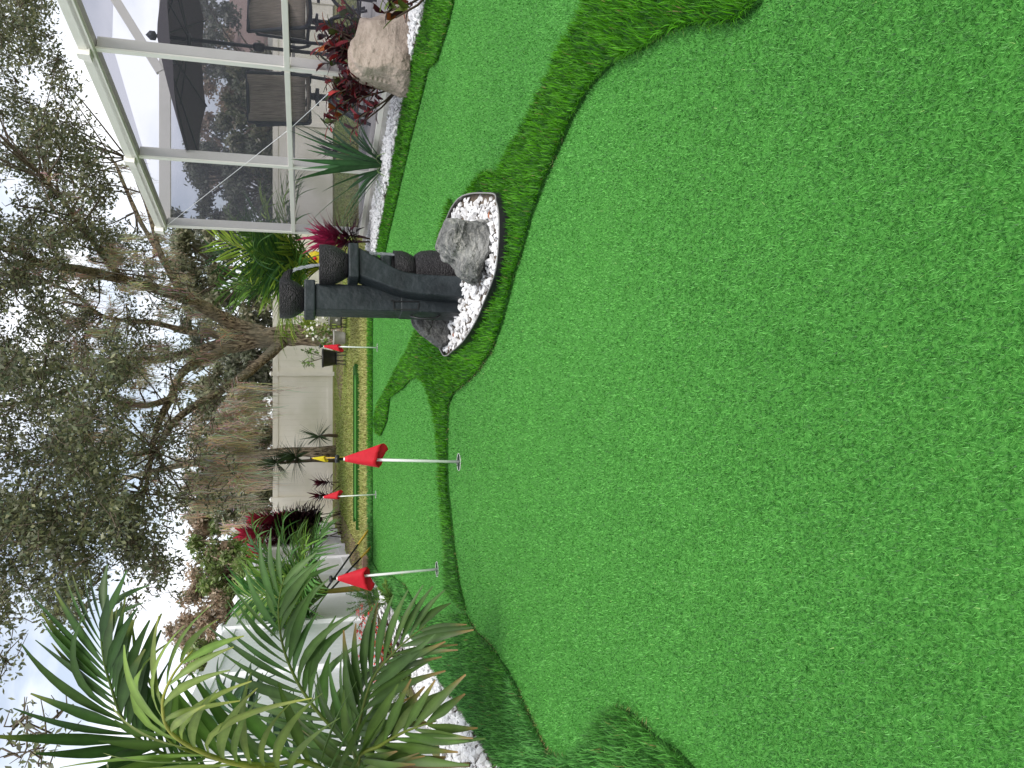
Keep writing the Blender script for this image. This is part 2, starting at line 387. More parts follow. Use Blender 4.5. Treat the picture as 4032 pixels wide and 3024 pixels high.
GP = lambda L_: [g(*p) for p in L_]
pebL = GP([(1454,2255),(1519,2334),(1578,2433),(1638,2518),(1678,2578),(1747,2677),(1837,2801),(1906,2910),(1981,3024),(2130,3250)])
nearL = GP([(2741,3024),(2671,2952),(2608,2908),(2544,2857),(2494,2806),(2450,2787),(2386,2819),(2348,2870),(2304,2946),(2260,2980),(2215,2990),(2171,2971),(2133,2908),(2082,2794),(2044,2711),(2006,2642),(1956,2566),(1931,2538),(1876,2483),(1841,2419)])
fingerL = GP([(1725,2432),(1690,2440),(1655,2410),(1632,2367),(1598,2306),(1545,2268),(1490,2250),(1470,2215)])
nearA = GP([(3006,15),(2906,88),(2768,100),(2676,108),(2576,173),(2438,238),(2338,338),(2261,461),(2207,584),(2153,707),(2099,853),(2061,991),(2023,1112),(1987,1258),(1941,1385),(1878,1470),(1823,1521),(1790,1548),(1771,1595),(1768,1653),(1765,1744),(1766,1864),(1767,1900),(1781,2035),(1794,2171),(1815,2306),(1838,2401)])
farA = GP([(1765,2330),(1762,2280),(1760,2171),(1750,2035),(1740,1900),(1735,1774),(1726,1684),(1714,1611),(1696,1551),(1672,1497),(1647,1482),(1623,1491),(1593,1527),(1539,1563),(1527,1659),(1503,1714),(1482,1702),(1476,1653),(1491,1593),(1539,1509),(1563,1461),(1611,1382),(1638,1316)])
backA = [(0.55, 5.15), (0.95, 4.95), (1.12, 4.55)]
farA2 = GP([(1800,853),(1830,799),(1877,722),(1915,680),(1961,688),(1984,669),(2007,615),(2053,538),(2115,430),(2169,323),(2238,177),(2292,85),(2330,0)])
polyA = [(p[0], p[1]) for p in nearA + farA] + backA + [(p[0], p[1]) for p in farA2] + [(1.75, 2.35), (2.4, 2.0), (2.4, 1.0), (1.25, 1.25)]
polyL = [(p[0], p[1]) for p in pebL] + [(-1.75, 1.2), (-1.75, 0.5), (-1.0, 0.6)] + [(p[0], p[1]) for p in nearL] + [(p[0], p[1]) for p in fingerL] + [(-2.55, 10.75)]
outR = GP([(1690,0),(1665,108),(1623,271),(1605,362),(1563,573),(1539,723),(1503,904),(1485,1000)])
inR = GP([(1518,1000),(1539,904),(1581,723),(1623,542),(1678,325),(1690,271),(1726,241),(1750,163),(1768,108),(1792,0)])
polyR = [(3.35, 3.4)] + [(p[0], p[1]) for p in outR] + [(1.55, 10.95), (-2.75, 10.95), (-2.62, 10.45), (-2.2, 10.18), (-1.0, 10.22), (0.3, 10.2), (1.25, 10.1)] + [(p[0], p[1]) for p in inR] + [(2.9, 3.4)]
def densify(poly, st=0.05, amp=0.008):
    out = []
    n = len(poly)
    for i in range(n):
        a = Vector(poly[i][:2]); b = Vector(poly[(i + 1) % n][:2]); k = max(1, int((b - a).length / st))
        for j in range(k):
            p = a.lerp(b, j / k); q = mnoise.noise(Vector((p.x * 9, p.y * 9, 3))); r_ = mnoise.noise(Vector((p.x * 9, p.y * 9, 8)))
            out.append((p.x + q * amp, p.y + r_ * amp))
    return out
polyA = densify(polyA); polyL = densify(polyL); polyR = densify(polyR)
turf = [(3.4, 0.3)] + [(3.35, 3.4)] + [(p[0], p[1]) for p in outR] + [(1.55, 10.95), (-2.75, 10.95)] + [(p[0], p[1]) for p in pebL] + [(-1.75, 1.2), (-1.75, 0.3)]
slab('putting_green', turf, None, 0.0, M['green_sheet'])
slab('fringe_turf', polyA, 0.001, 0.012, M['fringe_sheet'])
slab('fringe_turf', polyL, 0.001, 0.010, M['fringe_sheet'])
slab('fringe_turf', polyR, 0.001, 0.008, M['fringe_sheet'])

# the round holes the flags stand in (kept free of pile)
HOLES = [g(1808, 1819), g(1722, 2241), g(1480, 1947), g(1486, 1369)]

# ---- short pile of the putting green
def noise2(x, y, s, seed):
    """cheap smooth value noise on arrays"""
    r = np.random.default_rng(seed).random((64, 64)); X = x * s; Y = y * s
    xi = np.floor(X).astype(int); yi = np.floor(Y).astype(int); fx = X - xi; fy = Y - yi
    fx = fx * fx * (3 - 2 * fx); fy = fy * fy * (3 - 2 * fy)
    a = r[xi % 64, yi % 64]; b = r[(xi + 1) % 64, yi % 64]; c = r[xi % 64, (yi + 1) % 64]; d = r[(xi + 1) % 64, (yi + 1) % 64]
    return (a * (1 - fx) + b * fx) * (1 - fy) + (c * (1 - fx) + d * fx) * fy
def scatter(y0, y1, k, power, dens_max, hw=(0.62, 0.6)):
    xs = []; ys = []
    edges = np.geomspace(y0, y1, 60)
    for a, b in zip(edges[:-1], edges[1:]):
        ym = 0.5 * (a + b); w = hw[0] * ym + hw[1]
        n = int(min(dens_max, k * ym ** -power) * (b - a) * 2 * w)
        xs.append(RNG.uniform(-w, w, n)); ys.append(RNG.uniform(a, b, n))
    return np.concatenate(xs), np.concatenate(ys)
x, y = scatter(0.45, 11.0, 98000, 1.45, 125000)
keep = pip(x, y, turf) & ~pip(x, y, polyA) & ~pip(x, y, polyL) & ~pip(x, y, polyR)
for h in HOLES: keep &= (x - h.x) ** 2 + (y - h.y) ** 2 > 0.047 ** 2
x, y = x[keep], y[keep]; n = len(x)
sc = np.clip(np.sqrt(y), 0.9, 2.4)
ang = RNG.uniform(0, 2 * np.pi, n); lean = RNG.uniform(0.35, 1.25, n); ln = RNG.uniform(0.0052, 0.0098, n) * sc ** 0.5; wd = RNG.uniform(0.0012, 0.0023, n) * sc
wa = ang + np.pi / 2 + RNG.normal(0, 0.4, n)
V = np.zeros((n, 3, 3)); V[:, 0] = np.stack([x - np.cos(wa) * wd / 2, y - np.sin(wa) * wd / 2, np.full(n, 0.0005)], 1)
V[:, 1] = np.stack([x + np.cos(wa) * wd / 2, y + np.sin(wa) * wd / 2, np.full(n, 0.0005)], 1)
V[:, 2] = np.stack([x + np.cos(ang) * np.sin(lean) * ln, y + np.sin(ang) * np.sin(lean) * ln, np.cos(lean) * ln + 0.001], 1)
bl = noise2(x, y, 0.9, 3) * 0.55 + noise2(x, y, 3.1, 5) * 0.25 + noise2(x, y, 14, 4) * 0.2
cA = np.array([0.014, 0.105, 0.009]); cB = np.array([0.160, 0.53, 0.092])
mixv = np.clip(RNG.beta(1.0, 1.0, n) * 0.9 + (bl - 0.5) * 0.55, 0, 1)[:, None]
C = cA * (1 - mixv) + cB * mixv
yl = RNG.random(n) < 0.0018; C[yl] = [0.26, 0.48, 0.12]
me = np_mesh('green_pile', V.reshape(-1, 3), np.arange(3 * n).reshape(-1, 3), M['pile'], np.repeat(C, 3, 0))
tag(link('green_pile', me), 'short bright green pile of the putting green', 'turf', kind='stuff')

# ---- long blades of the fringe
x, y = scatter(0.45, 11.2, 34000, 1.25, 38000, (0.66, 0.8))
inA = pip(x, y, polyA); inL = pip(x, y, polyL); inR_ = pip(x, y, polyR)
ISL = [(p[0], p[1]) for p in (lambda L_: [g(a_, b_, 0.052) for a_, b_ in L_])([(1936,763),(1958,796),(1968,845),(1969,917),(1965,989),(1956,1062),(1936,1124),(1910,1187),(1886,1245),(1857,1298),(1823,1346),(1785,1380),(1760,1399),(1741,1385)])] + [(0.35, 4.88), (0.65, 4.85), (0.92, 4.55), (1.0, 4.05)]
ISLs = [(p.x, p.y) for p in smoothpoly([(a, b, 0) for a, b in ISL], 4)]
keep = (inA | inL | inR_) & ~pip(x, y, ISLs)
x, y, inA, inL = x[keep], y[keep], inA[keep], inL[keep]
ex, ey, ea, eA, eL = [], [], [], [], []
for pi_, poly in enumerate((polyA, polyL, polyR)):
    P2 = np.array(poly); Q2 = np.roll(P2, -1, 0); area = np.sum(P2[:, 0] * Q2[:, 1] - Q2[:, 0] * P2[:, 1])
    for a, b in zip(P2, Q2):
        dv = b - a; le = np.hypot(*dv)
        if le < 1e-5 or a[1] < 0.4: continue
        k = RNG.poisson(le * 520 * min(1.0, (2.2 / a[1]) ** 0.7))
        if not k: continue
        t = RNG.random(k); nx, ny = (dv[1], -dv[0]) if area > 0 else (-dv[1], dv[0]); inn = RNG.uniform(0, 0.012, k)
        ex.append(a[0] + dv[0] * t - nx / le * inn); ey.append(a[1] + dv[1] * t - ny / le * inn); ea.append(np.full(k, math.atan2(ny, nx))); eA.append(np.full(k, pi_ == 0)); eL.append(np.full(k, pi_ == 1))
nE0 = len(x); eang = np.concatenate(ea)
x = np.concatenate([x] + ex); y = np.concatenate([y] + ey); inA = np.concatenate([inA] + eA); inL = np.concatenate([inL] + eL); n = len(x)
z0 = np.where(inA, 0.012, np.where(inL, 0.010, 0.008))
sc = np.clip(np.sqrt(y / 1.6), 0.85, 2.2)
nap = noise2(x, y, 1.3, 21) * 1.3 + np.where(inL, 0.4, -0.3)
ang = nap + RNG.normal(0, 0.75, n); lean = np.abs(RNG.normal(0.55, 0.3, n)); ln = RNG.uniform(0.024, 0.046, n); wd = RNG.uniform(0.0018, 0.0036, n) * sc
tuft = noise2(x, y, 26, 9)
ang[nE0:] = eang + RNG.normal(0, 0.55, n - nE0); lean[nE0:] = np.abs(RNG.normal(0.95, 0.35, n - nE0)); ln[nE0:] *= 0.85
ln *= 0.75 + 0.5 * tuft
wa = ang + np.pi / 2 + RNG.normal(0, 0.5, n)
wx, wy = np.cos(wa) * wd / 2, np.sin(wa) * wd / 2
dx, dy = np.cos(ang), np.sin(ang)
m1 = np.stack([x + dx * np.sin(lean * 0.6) * ln * 0.55, y + dy * np.sin(lean * 0.6) * ln * 0.55, z0 + np.cos(lean * 0.6) * ln * 0.55], 1)
tp = m1 + np.stack([dx * np.sin(lean * 1.4) * ln * 0.5, dy * np.sin(lean * 1.4) * ln * 0.5, np.cos(lean * 1.4) * ln * 0.5], 1)
wv = np.stack([wx, wy, np.zeros(n)], 1); b0 = np.stack([x, y, z0 - 0.002], 1)
V = np.stack([b0 - wv, b0 + wv, m1 + wv * 0.8, m1 - wv * 0.8, tp], 1).reshape(-1, 3)
o5 = np.arange(n)[:, None] * 5
Fc = np.concatenate([o5 + np.array([0, 1, 2]), o5 + np.array([0, 2, 3]), o5 + np.array([3, 2, 4])], 0)
mixv = np.clip(RNG.beta(1.0, 1.15, n) + (tuft - 0.5) * 0.4, 0, 1)[:, None]
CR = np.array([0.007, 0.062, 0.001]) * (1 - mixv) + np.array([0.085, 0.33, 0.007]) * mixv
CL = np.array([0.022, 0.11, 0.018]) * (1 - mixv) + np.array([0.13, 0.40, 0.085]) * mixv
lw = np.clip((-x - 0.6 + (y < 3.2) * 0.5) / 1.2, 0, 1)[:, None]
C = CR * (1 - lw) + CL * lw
th = RNG.random(n) < 0.012; C[th] = np.array([0.20, 0.20, 0.06]) * RNG.uniform(0.6, 1.3, (th.sum(), 1))
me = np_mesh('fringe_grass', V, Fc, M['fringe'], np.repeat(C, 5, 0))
tag(link('fringe_grass', me), 'longer dark green turf blades of the fringe', 'turf', kind='stuff')
# frayed straw coloured thatch along the cut edges
def thatch(poly, zt, dens, name):
    pts = []; 
    for i in range(len(poly)):
        a = Vector(poly[i]); b = Vector(poly[(i + 1) % len(poly)]); m_ = a.lerp(b, .5)
        if m_.y > 7 or m_.y < 0.5: continue
        k = dens * (b - a).length * min(1, 3 / m_.y) * max(0, (0.25 + 1.5 * mnoise.noise(Vector((m_.x * 2.1, m_.y * 2.1, 5)))))
        for _ in range(int(k + random.random())): pts.append(a.lerp(b, random.random()))
    mb = MB()
    for p in pts:
        if (p.x < 0.2 or p.y < 4.0):
            d = Vector((random.gauss(0, 1), random.gauss(-0.3, 1), random.uniform(-0.4, 0.5))).normalized()
            mb.leaf((p.x, p.y, zt - random.uniform(0.0, 0.016)), d, (0, 0, 1), random.uniform(0.012, 0.03), random.uniform(0.0012, 0.0024) * max(1, p.y ** .5), 0.3, 2, 0.1, jit(random.choice([(0.30, 0.24, 0.12), (0.22, 0.24, 0.07), (0.16, 0.13, 0.07), (0.13, 0.28, 0.05)])))
    return mb.build(name, M['fringe'], kind='stuff')
tag(thatch(polyA + [], 0.014, 420, 'edge_thatch'), 'straw coloured thatch along the edge of the fountain fringe', 'turf')
tag(thatch(polyL + [], 0.012, 700, 'edge_thatch'), 'straw coloured thatch along the cut edge by the palms', 'turf')

# ---- real lawn blades behind the green
x = RNG.uniform(-7, 9, 90000); y = 10.9 + (RNG.random(90000) ** 1.7) * 13.6
keep = ~((x > 1.9) & (y < 10.9)); x, y = x[keep], y[keep]; n = len(x)
ang = RNG.uniform(0, 6.28, n); ln = RNG.uniform(0.025, 0.055, n); wd = RNG.uniform(0.006, 0.012, n) * (y / 14); lean = RNG.uniform(0.3, 1.2, n)
wa = ang + 1.57
V = np.zeros((n, 3, 3)); V[:, 0] = np.stack([x - np.cos(wa) * wd, y - np.sin(wa) * wd, np.full(n, -0.012)], 1); V[:, 1] = np.stack([x + np.cos(wa) * wd, y + np.sin(wa) * wd, np.full(n, -0.012)], 1)
V[:, 2] = np.stack([x + np.cos(ang) * np.sin(lean) * ln, y + np.sin(ang) * np.sin(lean) * ln, np.cos(lean) * ln - 0.01], 1)
gm = np.clip(noise2(x, y, 0.8, 31) * 0.7 + RNG.random(n) * 0.5 - 0.1, 0, 1)[:, None]
far = np.clip((y - 13.5) / 4, 0, 1)[:, None] * 0.45
gm = np.clip(gm + far, 0, 1)
C = np.array([0.52, 0.47, 0.20]) * (1 - gm) + np.array([0.24, 0.32, 0.07]) * gm
tag(link('lawn_grass', np_mesh('lawn_grass', V.reshape(-1, 3), np.arange(3 * n).reshape(-1, 3), M['fringe'], np.repeat(C, 3, 0))), 'yellowish patchy lawn grass behind the putting green', 'grass', kind='stuff')

# a small strip of spare turf on the lawn with the yellow flag
slab('tee_strip', [(-2.35, 13.2), (0.0, 13.2), (0.25, 13.75), (-2.35, 13.75)], -0.012, 0.03, M['green_sheet'])
slab('tee_fringe', [(-2.45, 13.02), (0.15, 13.02), (0.35, 13.4), (0.3, 13.9), (-2.45, 13.9), (-2.45, 13.8), (0.15, 13.8), (0.2, 13.45), (0.05, 13.12), (-2.45, 13.12)], -0.012, 0.045, M['fringe_sheet'])

# =================================================================== PEBBLES
def pebble_meshes(k=12):
    out = []
    for i in range(k):
        bm = bmesh.new(); rr = random.Random(i + 50)
        for _ in range(13):
            v = Vector((rr.gauss(0, 1), rr.gauss(0, 1), rr.gauss(0, 1))).normalized()
            bm.verts.new((v.x * 1.0, v.y * rr.uniform(.55, .85), v.z * rr.uniform(.45, .7)))
        bmesh.ops.convex_hull(bm, input=bm.verts[:])
        for v in [v for v in bm.verts if not v.link_faces]: bm.verts.remove(v)
        me_ = bpy.data.meshes.new('pebble'); bm.to_mesh(me_); bm.free(); me_.materials.append(M['pebble']); out.append(me_)
    return out
PEB = pebble_meshes()
def scatter_pebbles(poly, n, size, zb, layers, n_obj, parent, seed, avoid=None):
    rr = random.Random(seed); xs = [p[0] for p in poly]; ys = [p[1] for p in poly]; pts = []
    while len(pts) < n:
        k = 4000; X = np.array([rr.uniform(min(xs), max(xs)) for _ in range(k)]); Y = np.array([rr.uniform(min(ys), max(ys)) for _ in range(k)])
        ok = pip(X, Y, poly)
        for a, b in zip(X[ok], Y[ok]):
            if avoid and any((a - c[0]) ** 2 + (b - c[1]) ** 2 < c[2] ** 2 for c in avoid): continue
            pts.append((a, b))
            if len(pts) >= n: break
    pts.sort(key=lambda p: p[0] ** 2 + p[1] ** 2); V_, F_ = [], []
    # nearest ones in view become single stones, the rest one mass
    cnt = 0
    vis = []
    for p in pts:
        ax = -p[0] / (p[1] * _c + .22); 
        vis.append(abs(ax) < 0.50)
    for (a, b), vv in zip(pts, vis):
        s_ = size * rr.uniform(0.6, 1.25); q = Matrix.Translation((a, b, zb + rr.random() * layers)) @ Matrix.Rotation(rr.uniform(0, 6.28), 4, 'Z') @ Matrix.Rotation(rr.gauss(0, .5), 4, 'X') @ Matrix.Rotation(rr.gauss(0, .5), 4, 'Y') @ Matrix.Scale(s_, 4)
        me_ = rr.choice(PEB)
        if vv and cnt < n_obj:
            o = link('pebble', me_, parent); o.matrix_local = q; cnt += 1
        else:
            o0 = len(V_); V_ += [tuple(q @ v.co) for v in me_.vertices]; F_ += [tuple(i + o0 for i in f.vertices) for f in me_.polygons]
    if V_:
        me_ = bpy.data.meshes.new('pebbles'); me_.from_pydata(V_, [], F_); me_.materials.append(M['pebble']); me_.update()
        o = link('pebbles', me_, parent, kind='stuff')
FX, FY = 0.510, 4.20      # fountain stands here
isl = slab('pebble_island', ISLs, 0.001, 0.03, M['soil'])
scatter_pebbles([(FX + (a - FX) * .96, FY + (b - FY) * .965) for a, b in ISLs], 1000, 0.022, 0.028, 0.022, 210, isl, 5)
fence_dir = Vector((-0.0976, 1, 0)).normalized()
def fence_x(yy): return -2.707 - 0.0976 * (yy - 7.445)
bedL = [(p[0] - 0.01, p[1]) for p in pebL] + [(-1.85, 1.0), (fence_x(1.0) + .06, 1.0), (fence_x(11.0) + .06, 11.0)]
bl_o = slab('pebble_bed', bedL, -0.011, 0.006, M['soil'])
innerL = [(p[0] - 0.02, p[1]) for p in pebL] + [(-1.85, 1.0), (-2.05, 1.0), (-2.2, 3.3), (-2.32, 5.0), (-2.5, 7.0), (-2.72, 10.3)]
scatter_pebbles(innerL, 3600, 0.029, 0.010, 0.035, 60, bl_o, 6)
sillA = Vector((2.873, 7.324, 0)); sillB = Vector((2.055, 10.719, 0)); wd_ = (sillB - sillA).normalized()
sill0 = sillA - wd_ * 4.2
bedR = [(p[0] + 0.01, p[1]) for p in outR] + [(1.75, 10.9), (sillB.x - .02, 10.75), (sill0.x - .03, sill0.y), (3.36, 3.3)]
br_o = slab('pebble_bed', bedR, -0.011, 0.008, M['soil'])
scatter_pebbles(bedR, 4200, 0.030, 0.014, 0.04, 30, br_o, 8)

# black edging with a pale top around the island
ed = thing('garden_edging', 'thin black plastic edging around the white pebble island', 'edging')
mb = MB(); mt = MB()
P = smoothpoly([(a, b, 0) for a, b in ISL], 6)
def ring(mb_, off0, off1, z0_, z1_):
    c = Vector((sum(p.x for p in P) / len(P), sum(p.y for p in P) / len(P), 0)); n_ = len(P); vs = []
    for i, p in enumerate(P):
        t = (P[(i + 1) % n_] - P[i - 1]).normalized(); nn = Vector((t.y, -t.x, 0))
        if nn.dot(p - c) < 0: nn = -nn
        vs += [p + nn * off0 + Vector((0, 0, z0_)), p + nn * off0 + Vector((0, 0, z1_)), p + nn * off1 + Vector((0, 0, z1_)), p + nn * off1 + Vector((0, 0, z0_))]
    fs = []
    for i in range(n_):
        a = i * 4; b = ((i + 1) % n_) * 4
        fs += [(a, a + 1, b + 1, b), (a + 1, a + 2, b + 2, b + 1), (a + 2, a + 3, b + 3, b + 2)]
    mb_.add(vs, fs)
ring(mb, 0.0, 0.007, 0.0, 0.056); mb.build('strip', M['black_plastic'], ed)
ring(mt, -0.0005, 0.0045, 0.0565, 0.060); mt.build('rim', mat('edging_rim', (0.30, 0.30, 0.29), None, 0.4), ed)

# =================================================================== ROCKS
def rock(name, px, yd, depth, m, label, seed, power=2.6, amp=0.03, sub=5, zmin=0.0, terr=None):
    pts = [at(X, Y, yd) for X, Y in px]
    cx = sum(p.x for p in pts) / len(pts); cz = sum(p.z for p in pts) / len(pts)
    # radius by angle
    def rad(th):
        d = Vector((math.cos(th), math.sin(th))); best = 0.05
        for i in range(len(pts)):
            a = Vector((pts[i].x - cx, pts[i].z - cz)); b = Vector((pts[(i + 1) % len(pts)].x - cx, pts[(i + 1) % len(pts)].z - cz)); e = b - a
            den = d.x * e.y - d.y * e.x
            if abs(den) < 1e-9: continue
            t = (a.x * e.y - a.y * e.x) / den; u = (a.x * d.y - a.y * d.x) / den
            if t > 0 and -1e-6 <= u <= 1 + 1e-6: best = max(best, t)
        return best
    tab = [rad(2 * math.pi * i / 360) for i in range(360)]
    bm = bmesh.new(); bmesh.ops.create_icosphere(bm, subdivisions=sub, radius=1)
    rr = random.Random(seed); planes = []
    for _ in range(26):
        v = Vector((rr.gauss(0, 1), rr.gauss(0, 1), rr.gauss(0, 1))).normalized(); planes.append((v, rr.uniform(0.80, 0.97)))
    for v in bm.verts:
        d = v.co.normalized(); r0 = min(h / max(d.dot(q), 1e-3) if d.dot(q) > 0.3 else 9 for q, h in planes); r0 = min(r0, 1.12)
        dx_, dz_ = d.x, d.z; hyp = math.hypot(dx_, dz_); th = math.atan2(dz_, dx_) % (2 * math.pi)
        ti = th / (2 * math.pi) * 360; i0 = int(ti) % 360; fr = ti - int(ti); rr_ = tab[i0] * (1 - fr) + tab[(i0 + 1) % 360] * fr
        s_ = abs(d.y); k_ = (1 - s_ ** power) ** (1 / power) * (min(1.0, r0 * 1.06) if s_ > 0.10 else 1.0)
        q = Vector((cx + math.cos(th) * rr_ * k_, 0, cz + math.sin(th) * rr_ * k_)) if hyp > 1e-5 else Vector((cx, 0, cz))
        q.y = math.copysign(1, d.y) * (s_ ** 0.8) * depth * min(1.0, r0)
        nn = mnoise.fractal(Vector((q.x * 6 + seed, q.y * 6, q.z * 6)), 0.9, 2.1, 6); n2 = mnoise.ridged_multi_fractal(Vector((q.x * 3.2 + seed, q.y * 3.2, q.z * 5)), 0.9, 2.2, 4, 1.0, 2.0)
        am = amp * (0.25 if s_ < 0.12 else 1.0); lay = (math.floor((q.z * 1.0 + q.x * .35) * 22 + seed) % 3) * 0.35
        q += Vector((d.x * 0.5, d.y, d.z * 0.5)) * (nn * am * .8 + (n2 - 1.2) * am * 0.5 - lay * am * .5)
        v.co = q
    me_ = bpy.data.meshes.new(name); bm.to_mesh(me_); bm.free(); me_.materials.append(m)
    o = link(name, me_); o.location = (0, yd + depth * 0.25, 0)
    o.data.polygons.foreach_set('use_smooth', np.zeros(len(me_.polygons), dtype=bool))
    return tag(o, label, 'rock')
def z7(L_): return [(1500 + a * .4823, 700 + b * .4822) for a, b in L_]
rock('boulder', z7([(530,325),(610,322),(690,335),(780,332),(870,318),(960,390),(985,500),(970,580),(930,660),(880,740),(830,840),(770,880),(650,795),(600,690),(530,640),(455,565),(470,500),(510,400)]), 3.46, 0.17, M['rock_grey'], 'jagged grey boulder with pale veins in front of the fountain', 3, amp=0.05)
rock('boulder', z7([(250,1150),(265,1205),(330,1280),(410,1340),(490,1395),(560,1370),(600,1250),(610,1080),(500,1020),(300,1060)]), 4.45, 0.14, M['rock_slate'], 'low dark grey slate boulder left of the fountain', 9, amp=0.028)
rock('boulder', [(1250 + a * .2712, b * .2712) for a, b in [(600,290),(780,265),(970,220),(1260,165),(1380,140),(1470,290),(1520,480),(1500,760),(1470,950),(1420,1290),(1250,1290),(1120,1210),(900,1150),(660,1090),(500,990),(450,880),(445,660),(520,590),(570,430)]], 6.35, 0.30, M['rock_tan'], 'large tan boulder on white pebbles beside the screened patio', 14, power=3.0, amp=0.016)

# =================================================================== FOUNTAIN
ft = thing('fountain', 'tall black tiered fountain of round bowls on curved slate columns', 'fountain', (FX, FY, 0.0), R(14)); ft.scale = (0.965, 0.965, 1.0)
def ftbox(name, x0, x1, y0, y1, z0, z1, m=M['slate'], bw=0.008):
    return bevel(MB().box((x0, y0, z0), (x1, y1, z1)).build(name, m, ft), bw, 2)
ftbox('column', -0.142, 0.006, -0.068, 0.072, 0.02, 0.805)
mbf = MB()   # flare at the foot, joins the arm
mbf.add([(-0.146, -0.073, .02), (.03, -.073, .02), (.03, .077, .02), (-.146, .077, .02), (-.144, -.071, .36), (.012, -.071, .36), (.012, .074, .36), (-.144, .074, .36)], [(0,3,2,1),(4,5,6,7),(0,1,5,4),(1,2,6,5),(2,3,7,6),(3,0,4,7)])
bevel(mbf.build('foot', M['slate'], ft), 0.006)
bevel(MB().box((-0.157, -0.085, 0.805), (0.021, 0.089, 0.862)).build('capital', M['slate'], ft), 0.008)
def bowl(name, cx_, cy_, z0_, z1_, r, rb, parent=ft):
    h = z1_ - z0_; pr = []
    for t in (0, .06, .16, .3, .45, .6, .78, .92, 1.0):
        k = rb + (r - rb) * math.sin(min(1, t * 1.45) * math.pi / 2); k -= max(0, t - .85) * r * 0.06
        pr.append((k, t * h))
    pr += [(r * .95, h), (r * .90, h - 0.006), (r * .88, h * .72), (r * .5, h * .55), (0.004, h * .5)]
    o = MB().lathe(pr, 44, (0, 0, 0), 0.02).build(name, M['bowl'], parent, True)
    o.location = (cx_, cy_, z0_); return o
b1 = bowl('bowl', -0.066, 0.0, 0.862, 0.985, 0.108, 0.062)
# its spout
sp = MB(); n_ = 7
L0 = []
for i, (xx, zz, w, hh) in enumerate([(0.06, .055, .05, .062), (0.10, .072, .042, .048), (0.14, .072, .034, .030), (0.165, .060, .027, .018)]):
    L0.append([(xx, -w, zz + hh), (xx, -w * .8, zz), (xx, 0, zz - .012), (xx, w * .8, zz), (xx, w, zz + hh), (xx, w * .82, zz + hh), (xx, w * .6, zz + .008), (xx, 0, zz), (xx, -w * .6, zz + .008), (xx, -w * .82, zz + hh)])
vs = [v for r_ in L0 for v in r_]; fs = []
for i in range(3):
    for k in range(10): fs.append((i * 10 + k, i * 10 + (k + 1) % 10, (i + 1) * 10 + (k + 1) % 10, (i + 1) * 10 + k))
fs.append(tuple(30 + k for k in range(10)))
sp.add(vs, fs); so = sp.build('spout', M['bowl'], b1, True)
# curved arm in front
edge = [(.013,-.058,.066),(.118,-.056,.066),(.20,-.052,.067),(.28,-.046,.070),(.33,-.040,.076),(.361,-.034,.084),(.40,-.022,.100),(.443,-.006,.126),(.483,.010,.150),(.524,.026,.176),(.564,.040,.200),(.585,.048,.214)]
arm = MB(); vs = []; fs = []
for zz_, xl, xr in [(q0, q1 - .03, q2 - .03) for q0, q1, q2 in edge]:
    zz = zz_; vs += [(xl, -.175, zz), (xr, -.175, zz), (xr, -.045, zz), (xl, -.045, zz)]
for i in range(len(edge) - 1):
    for k in range(4): fs.append((i * 4 + k, i * 4 + (k + 1) % 4, (i + 1) * 4 + (k + 1) % 4, (i + 1) * 4 + k))
fs += [(3, 2, 1, 0), tuple((len(edge) - 1) * 4 + k for k in range(4))]
bevel(arm.add(vs, fs).build('arm', M['slate'], ft), 0.01, 3)
bevel(MB().box((0.000, -.195, .585), (0.198, -.022, .638)).build('capital', M['slate'], ft), 0.008)
b2 = bowl('bowl', 0.098, -0.105, 0.638, 0.785, 0.110, 0.062)
# rear short column, third bowl, barrel and lower bowl
ftbox('column', 0.115, 0.235, 0.03, 0.16, 0.02, 0.395)
bevel(MB().box((0.105, 0.02, .395), (0.245, .17, .45)).build('capital', M['slate'], ft), 0.008)
b3 = bowl('bowl', 0.172, 0.075, 0.45, 0.575, 0.092, 0.05)
sp3 = MB(); sp3.add([(p[0] * .8 - .01, p[1] * .7, p[2] * .85) for p in vs[:0]] or [], [])
sp3.add([(q[0] * .72, q[1] * .7, q[2]) for r_ in L0 for q in r_], [(i * 10 + k, i * 10 + (k + 1) % 10, (i + 1) * 10 + (k + 1) % 10, (i + 1) * 10 + k) for i in range(3) for k in range(10)] + [tuple(30 + k for k in range(10))])
s3 = sp3.build('spout', M['bowl'], b3, True); s3.rotation_euler = (0, 0, R(-75)); 
pot = MB().lathe([(0.088, 0.0), (0.10, .04), (.112, .10), (.115, .17), (.106, .225), (.085, .255), (.02, .26)], 40, (0, 0, 0), 0.02).build('barrel', M['bowl'], ft, True)
pot.location = (0.108, -0.06, 0.025)
b4 = bowl('bowl', 0.108, -0.06, 0.285, 0.395, 0.104, 0.075)
# falling water
def stream(p0, v0, t1, w0, w1, name='water'):
    vs = []; fs = []; k = 14
    for i in range(k + 1):
        t = t1 * i / k; p = Vector(p0) + Vector(v0) * t + Vector((0, 0, -4.9 * t * t)); w = w0 + (w1 - w0) * i / k
        hx = Vector((v0[1], -v0[0], 0)).normalized() if abs(v0[0]) + abs(v0[1]) > 0 else Vector((1, 0, 0)); th = Vector((v0[0], v0[1], 0)).normalized() * 0.35
        w *= 1 + 0.25 * math.sin(i * 2.1)
        for a in range(6):
            q = a / 6 * 2 * math.pi; vs.append(p + hx * math.cos(q) * w + th * math.sin(q) * w)
    for i in range(k):
        for a in range(6): fs.append((i * 6 + a, i * 6 + (a + 1) % 6, (i + 1) * 6 + (a + 1) % 6, (i + 1) * 6 + a))
    return MB().add(vs, fs).build(name, M['water'], ft, True)
stream((0.090, 0.0, 0.925), (0.16, -0.34, 0.0), 0.20, 0.016, 0.012)
